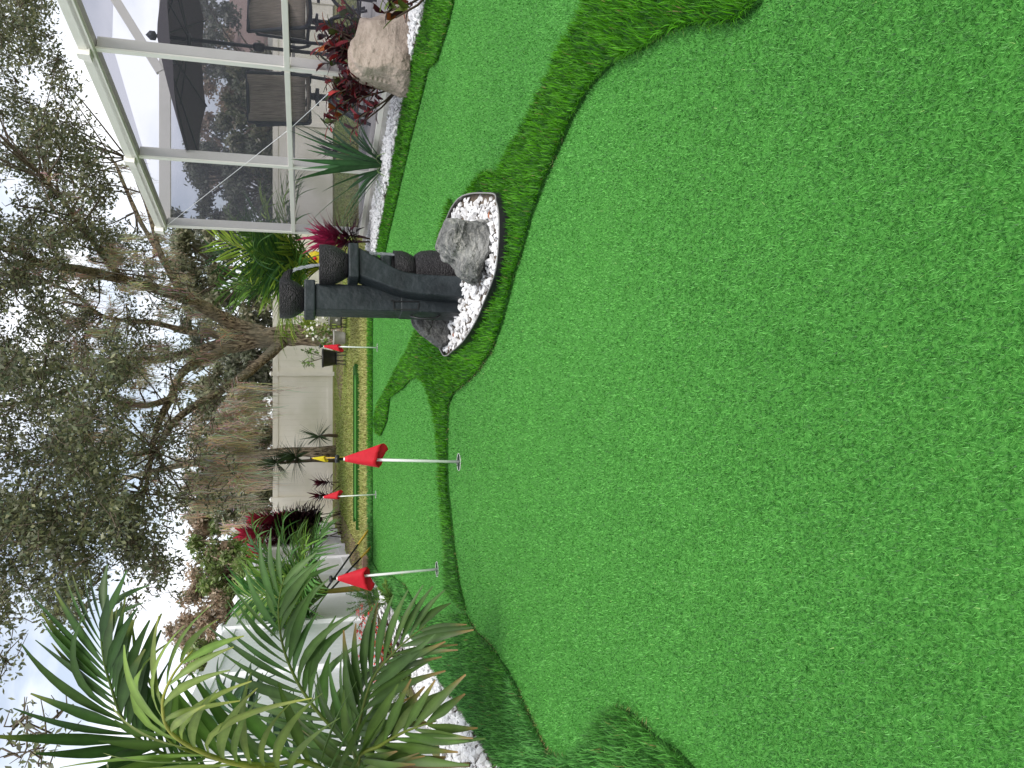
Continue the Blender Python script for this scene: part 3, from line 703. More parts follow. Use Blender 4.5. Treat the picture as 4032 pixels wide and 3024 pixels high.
stream((0.205, -0.04, 0.518), (-0.05, -0.12, 0.0), 0.17, 0.012, 0.008)
# access panel and power cable
pn = MB()
for a, b in (((-.136, -.0755, .27), (-.136, -.0755, .40)), ((-.136, -.0755, .40), (-.085, -.0755, .40)), ((-.085, -.0755, .40), (-.085, -.0755, .415)), ((-.136, -.0755, .27), (-.095, -.0755, .262)), ((-.09, -.0755, .40), (-.088, -.0755, .262))):
    pn.bar(a, b, 0.005, 0.005, (0, 1, 0))
pn.build('access_panel', M['black_plastic'], ft)
MB().tube(smoothpoly([(-.146, 0.0, .30), (-.165, -.02, .27), (-.172, -.03, .22), (-.165, -.03, .17), (-.146, -.02, .14)], 5, False), 0.006, 8).build('cable', M['black_plastic'], ft, True)

# dry leaves lying on the pebbles
for k, ((X, Y), rz, lb) in enumerate([((1928, 862), 0.4, 'curled brown dry leaf on pebbles right of the jagged boulder'), ((1864, 1072), 1.2, 'orange brown dry leaf lying under the jagged boulder'), ((1873, 1102), 2.0, 'small reddish dry leaf between boulder and column'), ((1788, 1325), 0.9, 'brown dry leaf near the left tip of the pebble island'), ((1770, 1363), 2.4, 'tiny dry leaf at the far left end of the pebble island'), ((1584, 2266), 0.2, 'dark dry leaf on the turf beside the second red flag')]):
    p = g(X, Y, 0.075 if k < 5 else 0.01)
    o = MB().leaf((0, 0, 0), (1, 0, 0.15), (0, 0, 1), 0.055, 0.020, 0.5, 6, 0.5).build('dry_leaf', M['brown_leaf']); o.location = p; o.rotation_euler = (0.2, 0.1, rz)
    tag(o, lb, 'leaf')

# =================================================================== FLAGS
def flag(base, h, label, m, pole, face, lean=(0, 0), open_=1.0, s=1.0, group='pin flags on the putting green', tip=1.0):
    root = thing('pin_flag', label, 'flag', base, 0.0, group)
    top = Vector((lean[0], lean[1], h))
    MB().tube([(0, 0, -0.02), tuple(top)], 0.0082 * s, 10).build('pole', pole, root, True)
    d = top.normalized(); q = d.to_track_quat('Z', 'Y').to_matrix().to_4x4()
    kn = MB().lathe([(.006, -.035), (.0085, -.034), (.0085, -.012), (.020, -.010), (.023, -.004), (.023, .004), (.018, .010), (.004, .012)], 20)
    k = kn.build('knob', M['black_plastic'], root, True); k.matrix_local = Matrix.Translation(top + d * 0.012) @ q
    # limp pennant: a sleeve round the pole, the cloth falls in two folds
    zs0 = h - 0.035; fl = MB()
    # the cloth hangs as a loose cone: short in front, longer at the back, wider to one side
    nu, nv = 40, 9; rows = []
    mir = 1 if math.cos(face) >= 0 else -1
    for i in range(nv + 1):
        t = i / nv
        for j in range(nu):
            ph = 2 * math.pi * j / nu; cx_ = math.cos(ph); sy_ = math.sin(ph)       # sy_<0 faces the viewer
            rx = (0.085 if cx_ > 0 else 0.046 * tip) * open_
            fr = 0.5 - 0.5 * sy_
            drop = 0.172 * fr + 0.205 * (1 - fr) + 0.030 * math.exp(-((ph - 0.9) / 0.5) ** 2) + 0.018 * (cx_ > 0.7) * cx_
            fold = 1 + 0.10 * math.sin(3 * ph + 1) * t
            px_ = mir * rx * cx_ * abs(cx_) ** 0.15 * t ** 0.95 * fold; py_ = 0.030 * sy_ * t * fold
            z = h - 0.030 - drop * t - 0.006 * math.sin(ph * 4) * t
            c_ = d * (z / d.z); q0 = 0.012 * (1 - t)
            rows.append((c_.x + px_ + mir * q0 * cx_, c_.y + py_ + q0 * sy_, z))
    fs_ = [(i * nu + j, i * nu + (j + 1) % nu, (i + 1) * nu + (j + 1) % nu, (i + 1) * nu + j) for i in range(nv) for j in range(nu)]
    c1 = fl.add(rows, fs_).build('cloth', m, root, True); sm = c1.modifiers.new('thick', 'SOLIDIFY'); sm.thickness = 0.0012
    return root
def cup(p, label):
    o = thing('hole_cup', label, 'golf hole', (p.x, p.y, 0), 0, 'putting holes')
    MB().lathe([(0.0, 0.0015), (0.052, 0.0015), (0.052, 0.0028), (0.0, 0.003)], 28).build('hole', M['cup_shade'], o)  # flat disc on the turf, the hole's shade painted as dark colour
    r_ = MB(); vs = []; fs = []
    for k in range(32):
        a = 2 * math.pi * k / 32
        for rr, zz in ((.049, .003), (.049, .0045), (.051, .0045), (.051, 0.0)): vs.append((rr * math.cos(a), rr * math.sin(a), zz))
    for k in range(32):
        for j in range(3): fs.append((k * 4 + j, k * 4 + j + 1, ((k + 1) % 32) * 4 + j + 1, ((k + 1) % 32) * 4 + j))
    r_.add(vs, fs).build('rim', M['whitepaint'], o, True)
    return o
flag(HOLES[0], 0.675, 'nearest red pin flag, in the middle of the big green', M['red'], M['whitepaint'], R(0), (0.035, 0.0), 1.0)
flag(HOLES[1], 0.685, 'red pin flag closest to the palms, on the second green', M['red'], M['whitepaint'], R(180), (-0.02, 0.0), 1.1, tip=1.2)
flag(HOLES[2], 0.675, 'distant red pin flag in front of the dark red shrubs', M['red'], M['whitepaint'], R(20), (-0.01, 0.0), 0.85)
flag(HOLES[3], 0.675, 'distant red pin flag in front of the oak trunk', M['red'], M['whitepaint'], R(250), (0.01, 0.0), 0.7)
flag(g(1408, 1800, 0.03) , 0.74, 'small yellow pin flag on the turf strip on the lawn', M['yellow'], M['yellowpaint'], R(200), (0.0, 0.0), 0.8, 1.2)
for p, lb in zip(HOLES, ('white rimmed hole under the nearest red flag', 'white rimmed hole under the flag by the palms', 'small dark hole under the distant flag by the shrubs', 'small dark hole under the distant flag by the oak')): cup(p, lb)

# =================================================================== FENCES
def left_fence():
    root = thing('vinyl_fence', 'clean white vinyl privacy fence running behind the palms', 'fence', (fence_x(1.2), 1.2, 0), 0)
    ang = math.atan2(0.0976, 1)        # fence axis: +Y turned left
    root.rotation_euler = (0, 0, ang); Ln = 23.6; st = 2.1; H_ = 1.78
    pm = MB().box((-.062, -.062, 0), (.062, .062, H_ + .03)).mesh('post', M['vinyl'])
    cm = MB().add([(-.078, -.078, H_ + .03), (.078, -.078, H_ + .03), (.078, .078, H_ + .03), (-.078, .078, H_ + .03), (-.078, -.078, H_ + .05), (.078, -.078, H_ + .05), (.078, .078, H_ + .05), (-.078, .078, H_ + .05), (0, 0, H_ + .10)],
                  [(3,2,1,0),(0,1,5,4),(1,2,6,5),(2,3,7,6),(3,0,4,7),(4,5,8),(5,6,8),(6,7,8),(7,4,8)]).mesh('post_cap', M['vinyl'])
    rm = MB().box((-.028, 0.062, 0), (.028, st - .062, .13)).mesh('rail', M['vinyl'])
    nb = 12; bw_ = (st - .124) / nb
    bmesh_ = MB().box((-.011, 0.003, 0.15), (.011, bw_ - .003, H_ - .10)).mesh('board', M['vinyl'])
    k = 0
    while k * st < Ln:
        p = link('post', pm, root); p.location = (0, k * st, 0)
        c = link('post_cap', cm, p)
        for z in (0.05, H_ - .125):
            r_ = link('rail', rm, root); r_.location = (0, k * st, z)
        for j in range(nb):
            b = link('board', bmesh_, root); b.location = (0, k * st + .062 + j * bw_, 0.0)
        k += 1
    return root
left_fence()
def far_fence():
    yb = 24.75; root = thing('vinyl_fence', 'weathered cream vinyl fence at the back of the yard', 'fence', (0.32, yb, 0), 0)
    st = 3.9; H_ = 1.86
    pm = MB().box((-.065, -.09, 0), (.065, .04, H_ + .04)).mesh('post', M['vinyl_old'])
    cm = MB().add([(-.085, -.11, H_ + .04), (.085, -.11, H_ + .04), (.085, .06, H_ + .04), (-.085, .06, H_ + .04), (0, -.025, H_ + .11)], [(3,2,1,0),(0,1,4),(1,2,4),(2,3,4),(3,0,4)]).mesh('post_cap', M['vinyl_old'])
    rt = MB().box((.065, -.035, H_ - .16), (st - .065, .035, H_)).mesh('rail', M['vinyl_old'])
    rb = MB().box((.065, -.035, .05), (st - .065, .035, .19)).mesh('rail', M['vinyl_old'])
    pb = MB(); nb = 22; w = (st - .13) / nb
    for j in range(nb): pb.box((.065 + j * w + .0008, -.012, .15), (.065 + (j + 1) * w - .0008, .012, H_ - .12))
    pmh = pb.mesh('panel', M['vinyl_old'])
    for k in range(-2, 4):
        for me_ in (pm, rt, rb, pmh):
            o = link(me_.name.split('.')[0], me_, root); o.location = (k * st, 0, 0)
            if me_ is pm: link('post_cap', cm, o)
    return root
far_fence()
slab('mulch_bed', [(3.4, 19.3), (1.8, 18.6), (0.3, 18.9), (-0.6, 20.2), (0.2, 23.0), (2.5, 23.6), (4.0, 22.0)], -0.012, 0.0, M['mulch'])
slab('mulch_bed', [(-3.2, 11.1), (-2.75, 11.0), (-2.9, 14.5), (-3.3, 20.0), (-3.2, 23.0), (-1.2, 23.6), (-1.2, 24.6), (-4.3, 24.6), (-3.6, 16)], -0.012, 0.002, M['mulch'])

# =================================================================== SCREEN ENCLOSURE
DZ = 0.10
enc = thing('screen_enclosure', 'white aluminium framed screened patio enclosure on the right', 'enclosure', (sillA.x, sillA.y, 0), 0)
def W_(s, z=0.0, off=0.0):
    nn = Vector((wd_.y, -wd_.x, 0)); p = wd_ * s + nn * off; return Vector((p.x, p.y, z))
EH = 2.63; SE = (sillB - sillA).length; S0 = -4.0
posts = [-3.75, -1.9, -0.06, 1.74, SE]
nn0 = Vector((wd_.y, -wd_.x, 0))
for s_ in posts:
    o = MB().box((-.05, -.026, 0), (.05, .026, EH - DZ - .04)).build('post', M['alu'], enc); o.location = W_(s_, DZ, 0.058); o.rotation_euler = (0, 0, math.atan2(wd_.y, wd_.x) + R(90)); bevel(o, .004)
    MB().bar(W_(s_, DZ, -.003), W_(s_, EH - .03, -.003), 0.052, 0.018, tuple(nn0)).build('post_flange', M['alu'], enc)
# the post boxes have their long side across the wall
def beam(a, b, w, h, name, par=enc): return bevel(MB().bar(a, b, w, h).build(name, M['alu'], par), 0.004)
beam(W_(S0, EH, .03), W_(SE + .05, EH, .03), 0.16, 0.055, 'eave_beam')
beam(W_(S0, EH + .04, -.035), W_(SE + .06, EH + .04, -.035), 0.03, 0.11, 'gutter')
for i in range(len(posts) - 1):
    beam(W_(posts[i] + .026, 1.02, 0.0), W_(posts[i + 1] - .026, 1.02, 0.0), 0.05, 0.052, 'chair_rail')
beam(W_(S0, DZ + .02, .01), W_(SE, DZ + .02, .01), 0.05, 0.05, 'base_rail')
corner = W_(SE, 0, .02)
def E_(x_, z, y_=0.0): return Vector((corner.x + x_, corner.y + y_, z))
beam(E_(-.02, EH + .005, .08), E_(8.0, EH + .005, .08), 0.05, 0.14, 'header_beam')
for x_ in (1.35, 3.7, 6.0):
    beam(E_(x_, DZ, .08), E_(x_, EH - .05, .08), 0.05, 0.07, 'post') if x_ > 2 else None
beam(E_(0.03, 1.02, .08), E_(8.0, 1.02, .08), 0.045, 0.05, 'chair_rail')
beam(E_(0.03, DZ + .02, .08), E_(8.0, DZ + .02, .08), 0.05, 0.05, 'base_rail')
beam(E_(2.0, EH + .06, .08), E_(4.6, EH + 1.65, .08), 0.07, 0.11, 'roof_brace')
# decorative end plates on the beam above the posts
for s_ in posts[2:]:
    o = MB().add([(-.06, -.05, -.06), (.06, -.05, -.06), (.06, .05, -.06), (-.06, .05, -.06), (-.035, -.03, .05), (.035, -.03, .05), (.035, .03, .05), (-.035, .03, .05)], [(3,2,1,0),(4,5,6,7),(0,1,5,4),(1,2,6,5),(2,3,7,6),(3,0,4,7)]).build('bracket', M['alu'], enc)
    o.location = W_(s_, EH + .06, -.06); o.rotation_euler = (0, 0, math.atan2(wd_.y, wd_.x))
def quad(name, a, b, c, d): return MB().add([a, b, c, d], [(0, 1, 2, 3)]).build(name, M['screen'], enc)
for i in range(len(posts) - 1):
    a, b = posts[i] + .03, posts[i + 1] - .03
    quad('screen_panel', W_(a, DZ + .05), W_(b, DZ + .05), W_(b, .99), W_(a, .99)); quad('screen_panel', W_(a, 1.05), W_(b, 1.05), W_(b, EH - .03), W_(a, EH - .03))
quad('screen_panel', E_(.05, DZ + .05, .08), E_(8, DZ + .05, .08), E_(8, .99, .08), E_(.05, .99, .08)); quad('screen_panel', E_(.05, 1.05, .08), E_(8, 1.05, .08), E_(8, EH - .07, .08), E_(.05, EH - .07, .08))
for i in range(len(posts) - 1):
    quad('screen_panel', W_(posts[i], EH + .02, .12), W_(posts[i + 1], EH + .02, .12), W_(posts[i + 1], EH + .75, 2.6), W_(posts[i], EH + .75, 2.6))
    quad('screen_panel', W_(posts[i], EH + .75, 2.6), W_(posts[i + 1], EH + .75, 2.6), W_(posts[i + 1], EH + .9, 7.5), W_(posts[i], EH + .9, 7.5))
MB().tube([W_(SE - .05, EH - .05, -.01), W_(0.9, 1.0, -.012), W_(0.2, .62, -.012)], 0.003, 6).build('cable', M['whitepaint'], enc)
# the concrete footing and the deck of pavers
dk = MB(); nn = Vector((wd_.y, -wd_.x, 0))
A0 = sillA + W_(S0) ; B0 = sillA + W_(SE + .12)
slab('patio_deck', [(A0 - nn * .05)[:2], (A0 + nn * 7)[:2], (B0.x + 8.5, B0.y + .2), (B0 - nn * .05)[:2]], -0.012, DZ - .006, M['concrete'])
deck = bpy.data.objects['patio_deck']
pvm = MB().box((-.295, -.145, 0), (.295, .145, .012)).mesh('paver', M['paver'])
cnt = 0
for i in range(0, 24):
    for j in range(0, 9):
        p = sillA + W_(SE - .22 - i * .30, 0, .42 + j * .60 + (i % 2) * .3)
        if p.y < 6.4: continue
        o = link('paver', pvm, deck); o.location = (p.x, p.y, DZ - .008); o.rotation_euler = (0, 0, math.atan2(nn.y, nn.x))
        cnt += 1

# ---- patio furniture
def umbrella():
    c = at(740, 155, 9.3); r_ = thing('patio_umbrella', 'dark charcoal patio umbrella open inside the screened enclosure', 'umbrella', (c.x, 9.3, DZ), R(12))
    rim = 2.12 - DZ; apex = 2.47 - DZ; Rr = 1.40; n_ = 8
    for k in range(n_):
        a0, a1 = 2 * math.pi * k / n_, 2 * math.pi * (k + 1) / n_; mb_ = MB(); vs = []; fs = []
        for i in range(7):
            t = i / 6
            for j in range(5):
                s_ = j / 4; p0 = Vector((math.cos(a0), math.sin(a0), 0)); p1 = Vector((math.cos(a1), math.sin(a1), 0)); q = p0.lerp(p1, s_) * Rr * t
                z = apex + (rim - apex) * t ** 1.15 - 0.03 * t * math.sin(s_ * math.pi) * -1.2 * t
                vs.append((q.x, q.y, z))
        for i in range(6):
            for j in range(4): fs.append((i * 5 + j, i * 5 + j + 1, (i + 1) * 5 + j + 1, (i + 1) * 5 + j))
        mb_.add(vs, fs).build('canopy_panel', M['canopy'], r_, True)
        rb = MB().bar((math.cos(a0) * .04, math.sin(a0) * .04, apex - .04), (math.cos(a0) * Rr * .98, math.sin(a0) * Rr * .98, rim - .012), .014, .02).build('rib', M['dark_metal'], r_)
        MB().bar((math.cos(a0) * .04, math.sin(a0) * .04, 2.14 - DZ), (math.cos(a0) * Rr * .52, math.sin(a0) * Rr * .52, (apex + rim) / 2 - .01), .011, .014).build('strut', M['dark_metal'], rb)
    MB().tube([(0, 0, 0.0), (0, 0, apex)], 0.021, 12).build('pole', M['dark_metal'], r_, True)
    MB().lathe([(.03, 0), (.075, .01), (.075, .035), (.03, .05)], 20, (0, 0, 2.11 - DZ)).build('hub', M['dark_metal'], r_, True)
    MB().lathe([(.022, 0), (.045, .01), (.05, .06), (.045, .11), (.022, .13)], 16, (0, 0, 1.32 - DZ)).build('crank', M['dark_metal'], r_, True)
    MB().lathe([(.01, 0), (.05, .02), (.05, .07), (.0, .12)], 16, (0, 0, apex)).build('finial', M['dark_metal'], r_, True)
    MB().lathe([(.26, 0), (.26, .04), (.08, .09), (.03, .12), (.03, .3)], 28).build('base', M['dark_metal'], r_, True)
    return r_
umb = umbrella()
def chair():
    r_ = thing('patio_chair', 'x', 'chair', (0, 0, 0), 0, 'bar height patio chairs'); sh = 0.70
    # sling back: curved panel with a rolled top
    mb_ = MB(); vs = []; fs = []
    for i in range(9):
        t = i / 8
        for j in range(7):
            s_ = j / 6 - .5; vs.append((s_ * .50, .20 + t * .13 + .05 * t * t + .05 * (4 * s_ * s_), sh + .06 + t * .62))
    for i in range(8):
        for j in range(6): fs.append((i * 7 + j, i * 7 + j + 1, (i + 1) * 7 + j + 1, (i + 1) * 7 + j))
    b_ = mb_.add(vs, fs).build('backrest', M['sling'], r_, True); so_ = b_.modifiers.new('thick', 'SOLIDIFY'); so_.thickness = 0.012
    s_ = MB(); vs = []; fs = []
    for i in range(6):
        for j in range(7):
            u = j / 6 - .5; v = i / 5; vs.append((u * .50, -.26 + v * .48, sh + .04 - .03 * math.sin(v * 3.1) + .02 * (4 * u * u)))
    for i in range(5):
        for j in range(6): fs.append((i * 7 + j, i * 7 + j + 1, (i + 1) * 7 + j + 1, (i + 1) * 7 + j))
    q = s_.add(vs, fs).build('seat', M['sling'], r_, True); so_ = q.modifiers.new('thick', 'SOLIDIFY'); so_.thickness = 0.014
    for sx in (-1, 1):
        MB().tube(smoothpoly([(sx * .27, -.28, sh + .03), (sx * .27, 0, sh), (sx * .27, .22, sh + .04), (sx * .27, .30, sh + .3), (sx * .27, .40, sh + .68)], 4, False), .019, 10).build('side_frame', M['dark_metal'], r_, True)
        MB().tube(smoothpoly([(sx * .27, -.24, sh + .02), (sx * .30, -.26, sh + .14), (sx * .30, -.18, sh + .26), (sx * .30, .05, sh + .27), (sx * .28, .30, sh + .30)], 4, False), [.018] * 4 + [.022] * 13, 10).build('armrest', M['dark_metal'], r_, True)
    MB().tube([(-.27, .40, sh + .68), (.27, .40, sh + .68)], .017, 8).build('top_rail', M['dark_metal'], r_, True)
    MB().tube([(-.27, -.28, sh + .03), (.27, -.28, sh + .03)], .017, 8).build('front_rail', M['dark_metal'], r_, True)
    MB().lathe([(.10, .60), (.10, .63), (.04, .64), (.035, .69), (.12, .695), (.12, .71)], 20).build('swivel', M['dark_metal'], r_, True)
    MB().tube([(0, 0, .40), (0, 0, .62)], .035, 12).build('stem', M['dark_metal'], r_, True)
    for a in (45, 135, 225, 315):
        c_, s2 = math.cos(R(a)), math.sin(R(a))
        MB().tube(smoothpoly([(c_ * .03, s2 * .03, .47), (c_ * .10, s2 * .10, .40), (c_ * .24, s2 * .24, .16), (c_ * .31, s2 * .31, 0)], 3, False), .019, 8).build('leg', M['dark_metal'], r_, True)
    mbr = MB(); pts = [(math.cos(2 * math.pi * k / 28) * .235, math.sin(2 * math.pi * k / 28) * .235, .17) for k in range(29)]
    mbr.tube(pts, .013, 8, False); mbr.build('foot_ring', M['dark_metal'], r_, True)
    return r_
ch = chair()
for k, (p, rz, lb) in enumerate([((3.41, 9.35), R(150), 'brown sling bar chair left of the umbrella pole, nearest the corner post'), ((4.35, 8.75), R(20), 'brown sling bar chair at the right edge beside the tan boulder'), ((4.65, 10.1), R(-30), 'brown sling bar chair on the far side of the patio table'), ((3.75, 10.25), R(10), 'brown sling bar chair behind the umbrella pole')]):
    c_ = ch if k == 0 else copy_tree(ch)
    c_.location = (p[0], p[1], DZ + .004); c_.rotation_euler = (0, 0, rz); c_['label'] = lb
tb = thing('patio_table', 'round bronze bar table under the charcoal umbrella', 'table', (umb.location.x, 9.3, DZ + .004), 0)
MB().lathe([(.0, .93), (.50, .93), (.52, .945), (.52, .96), (.03, .965)], 36).build('tabletop', M['dark_metal'], tb)
for a in (45, 135, 225, 315):
    c_, s2 = math.cos(R(a)), math.sin(R(a)); MB().tube([(c_ * .34, s2 * .34, 0), (c_ * .27, s2 * .27, .93)], .022, 8).build('leg', M['dark_metal'], tb, True)

# ---- neighbour's house behind the back fence
hs = thing('house', 'tan house with brown shingle roof seen through the screens', 'house', (17.5, 33, 0), 0)
MB().box((-4.6, 0, 0), (8, 9, 2.35)).build('wall', M['stucco'], hs)
rf = MB(); rf.add([(-5.2, -.6, 2.3), (8.6, -.6, 2.3), (8.6, 9.6, 2.3), (-5.2, 9.6, 2.3), (-1.2, 4.5, 4.3), (5, 4.5, 4.3)], [(0,1,5,4),(1,2,5),(2,3,4,5),(3,0,4),(3,2,1,0)]); rf.build('roof', M['roof'], hs)
MB().box((-5.24, -.66, 2.18), (8.64, -.6, 2.36)).build('fascia', M['alu'], hs)
for xw in (-3.2, 0.2):
    w_ = MB().box((xw, -.04, .9), (xw + 1.2, .02, 2.0)).build('window', M['alu'], hs); MB().box((xw + .08, -.06, .98), (xw + 1.12, -.041, 1.92)).build('pane', M['shade_glass'], w_)

# =================================================================== TREES
def leaf_cloud(centers, radii, per, size, cols, flat=0.8, seed=1, squash=0.75):
    """many small folded leaves spread through clumps; returns arrays of quads (two leaf halves as one diamond)"""
    rg = np.random.default_rng(seed); n_ = int(np.sum(per)); ci = np.repeat(np.arange(len(centers)), per)
    c_ = np.asarray(centers)[ci]; r_ = np.asarray(radii)[ci]
    d = rg.normal(size=(n_, 3)); d /= np.linalg.norm(d, axis=1)[:, None]
    p = c_ + d * (r_ * rg.random(n_) ** 0.45)[:, None] * np.array([1, 1, squash])
    a = rg.normal(size=(n_, 3)); a[:, 2] -= 0.25; a /= np.linalg.norm(a, axis=1)[:, None]
    u = rg.normal(size=(n_, 3)) + np.array([0, 0, flat]); s_ = np.cross(a, u); s_ /= np.linalg.norm(s_, axis=1)[:, None]
    ln_ = size * rg.uniform(0.6, 1.35, n_); w_ = ln_ * rg.uniform(0.36, 0.55, n_)
    V_ = np.stack([p, p + a * (ln_ * .5)[:, None] + s_ * (w_ * .5)[:, None], p + a * ln_[:, None], p + a * (ln_ * .5)[:, None] - s_ * (w_ * .5)[:, None]], 1)
    cl = np.asarray(cols); k = rg.integers(0, len(cl), n_); tone = rg.uniform(0.75, 1.25, len(centers))[ci] * rg.uniform(0.7, 1.3, n_)
    return V_.reshape(-1, 3), np.arange(4 * n_).reshape(-1, 4), np.repeat(cl[k] * tone[:, None], 4, 0)

def zz(L_): return [(a / 1.0371, 700 + b / 1.0371) for a, b in L_]
oak = thing('live_oak', 'big live oak draped in grey moss in front of the back fence', 'tree', (1.55, 20.6, 0), 0)
OKO = Vector((1.55, 20.6, 0))
def limb(pxs, ys, r0, r1, name='limb', parent=oak, n=10, wob=0.35, org=OKO):
    pts = smoothpoly([at(X, Y, y_) - org for (X, Y), y_ in zip(zz(pxs), ys)], 5, False); k = len(pts)
    return pts, MB().tube(pts, [.8 * (r0 + (r1 - r0) * (i / (k - 1)) ** 0.7) for i in range(k)], n, True, (1, 1, 1), wob).build(name, M['bark'], parent, True)
limbs = []
tp = smoothpoly([at(X, Y, 20.6) - OKO for X, Y in zz([(1392, 645), (1330, 645), (1250, 643), (1150, 645), (1070, 650), (1000, 655)])], 5, False)
tp[0].z = -0.1
MB().tube(tp, [0.42 - 0.155 * min(1, i / 5) for i in range(len(tp))], 24, True, (1, 1, 1), 0.22).build('trunk', M['bark'], oak, True)
for a in [([(1075, 640), (960, 600), (860, 545), (760, 490), (640, 455), (500, 415), (330, 375), (170, 350), (60, 300), (-80, 270)], [20.6, 20.5, 20.2, 19.9, 19.4, 18.8, 18, 17.3, 16.8, 16.3], .27, .06),
          ([(745, 470), (690, 385), (640, 290), (580, 190), (520, 60), (470, -60)], [19.8, 20, 20.4, 20.8, 21.2, 21.6], .11, .05),
          ([(735, 480), (700, 400), (650, 290), (610, 150), (560, 10), (520, -80)], [19.8, 19.7, 19.8, 20, 20, 20], .10, .05),
          ([(1060, 665), (960, 690), (850, 735), (750, 790), (690, 915), (640, 1020), (610, 1180), (590, 1290)], [20.6, 20.4, 20.1, 19.7, 19.2, 18.8, 18.2, 17.8], .23, .05),
          ([(1010, 655), (900, 675), (800, 710), (700, 730), (600, 745), (450, 745), (300, 770), (150, 800), (20, 850)], [20.6, 20.9, 21.0, 20.8, 20.5, 20, 19.4, 18.8, 18.4], .19, .06),
          ([(1150, 672), (1090, 730), (1040, 775), (950, 840), (850, 900), (740, 970), (680, 1040), (640, 1120)], [20.5, 20.1, 19.8, 19.2, 18.7, 18.2, 17.8, 17.5], .20, .06),
          ([(1010, 645), (880, 640), (780, 630), (640, 595), (500, 582), (400, 555), (300, 470), (200, 430)], [20.7, 21, 21.2, 21.3, 21.2, 21, 20.8, 20.5], .15, .04),
          ([(690, 905), (600, 930), (500, 920), (420, 890), (360, 960), (310, 1040)], [19.2, 18.9, 18.6, 18.3, 18, 17.6], .10, .035),
          ([(600, 745), (500, 800), (400, 850), (300, 860), (180, 900), (0, 935), (-60, 950)], [20.5, 20.1, 19.6, 19, 18.4, 17.8, 17.5], .09, .04),
          ([(500, 415), (430, 330), (330, 200), (260, 100), (180, 0)], [18.8, 18.3, 17.6, 17, 16.5], .09, .03),
          ([(170, 350), (100, 370), (30, 385), (-50, 395)], [17.3, 17, 16.8, 16.6], .06, .03)]:
    pts, o = limb(*a); limbs.append(pts)
# crown: clumps by survey position (x down the picture = lower), depth and size
rg = random.Random(4)
cent = []; rad_ = []; per = []
def clump_region(x0, x1, y0, y1, d0, d1, n_, r0, r1, dens, xf=None):
    for _ in range(n_):
        X = rg.uniform(x0, x1); Y = rg.uniform(y0, y1)
        if xf and not xf(X, Y): continue
        d = rg.uniform(d0, d1); c_ = at(X, Y, d); r_ = rg.uniform(r0, r1)
        cent.append(c_ - OKO); rad_.append(r_); per.append(int(dens * (r_ / 0.6) ** 2))
lim = lambda X, Y: X < 255 + 0.449 * Y - 40
clump_region(-500, 430, -200, 1000, 15, 21, 330, .22, .55, 330, lambda X, Y: X < 150 + 0.42 * max(Y, 0) and X < 430)
clump_region(-450, 240, 900, 1500, 14.5, 21, 150, .22, .5, 330)
clump_region(240, 620, 900, 1500, 20.6, 23, 60, .22, .5, 300)
clump_region(200, 600, 900, 1450, 17, 19, 16, .18, .36, 300)
clump_region(-450, 560, 1420, 2150, 12.5, 19, 270, .22, .55, 330)
clump_region(-400, 330, 2050, 2420, 12, 17, 110, .22, .45, 330, lambda X, Y: X < 560 - (Y - 2000) * .55)
clump_region(300, 660, 1960, 2280, 13, 16, 44, .2, .42, 260)
clump_region(-300, 60, 2350, 2620, 11.5, 14, 22, .25, .5, 150, lambda X, Y: X < 380 - (Y - 2250) * 1.0)
clump_region(560, 980, 1480, 2000, 15, 19, 60, .25, .5, 110)
clump_region(420, 760, 1050, 1500, 17, 21, 34, .25, .5, 100)
clump_region(-10, 230, 2780, 2990, 8.5, 9.5, 9, .18, .33, 70)
clump_region(480, 720, 2140, 2420, 13, 15, 14, .16, .32, 160)
LC = [(0.125, 0.145, 0.075), (0.175, 0.19, 0.10), (0.095, 0.125, 0.070), (0.24, 0.245, 0.13), (0.145, 0.152, 0.10)]
V, Fc, C = leaf_cloud(cent, rad_, per, 0.092, LC, seed=5)
link('crown', np_mesh('crown', V, Fc, M['leafdull'], C), oak)
print('oak leaves', len(Fc))
# twigs joining the clumps to the limbs
allp = [p for l_ in limbs for p in l_]
tw = MB(); 
for c_, r_ in list(zip(cent, rad_))[::2]:
    q = min(allp, key=lambda p: (p - c_).length)
    if (q - c_).length > 2.6: continue
    mid = q.lerp(c_, .5) + Vector((rg.gauss(0, .25), rg.gauss(0, .25), rg.gauss(0.1, .2)))
    tw.tube(smoothpoly([q, mid, c_], 3, False), [.022, .02, .018, .015, .012, .009, .006], 5, False)
for c_, r_ in zip(cent, rad_):
    for _ in range(3):
        d = Vector((rg.gauss(0, 1), rg.gauss(0, 1), rg.gauss(0, .7))).normalized(); a = c_ - d * r_ * .3; b = c_ + d * r_ * 1.1
        tw.tube([a, a.lerp(b, .5) + Vector((rg.gauss(0, .06), rg.gauss(0, .06), rg.gauss(0, .06))), b], [.011, .009, .004], 4, False)
tw.build('twigs', M['twig'], oak, True, kind='stuff')
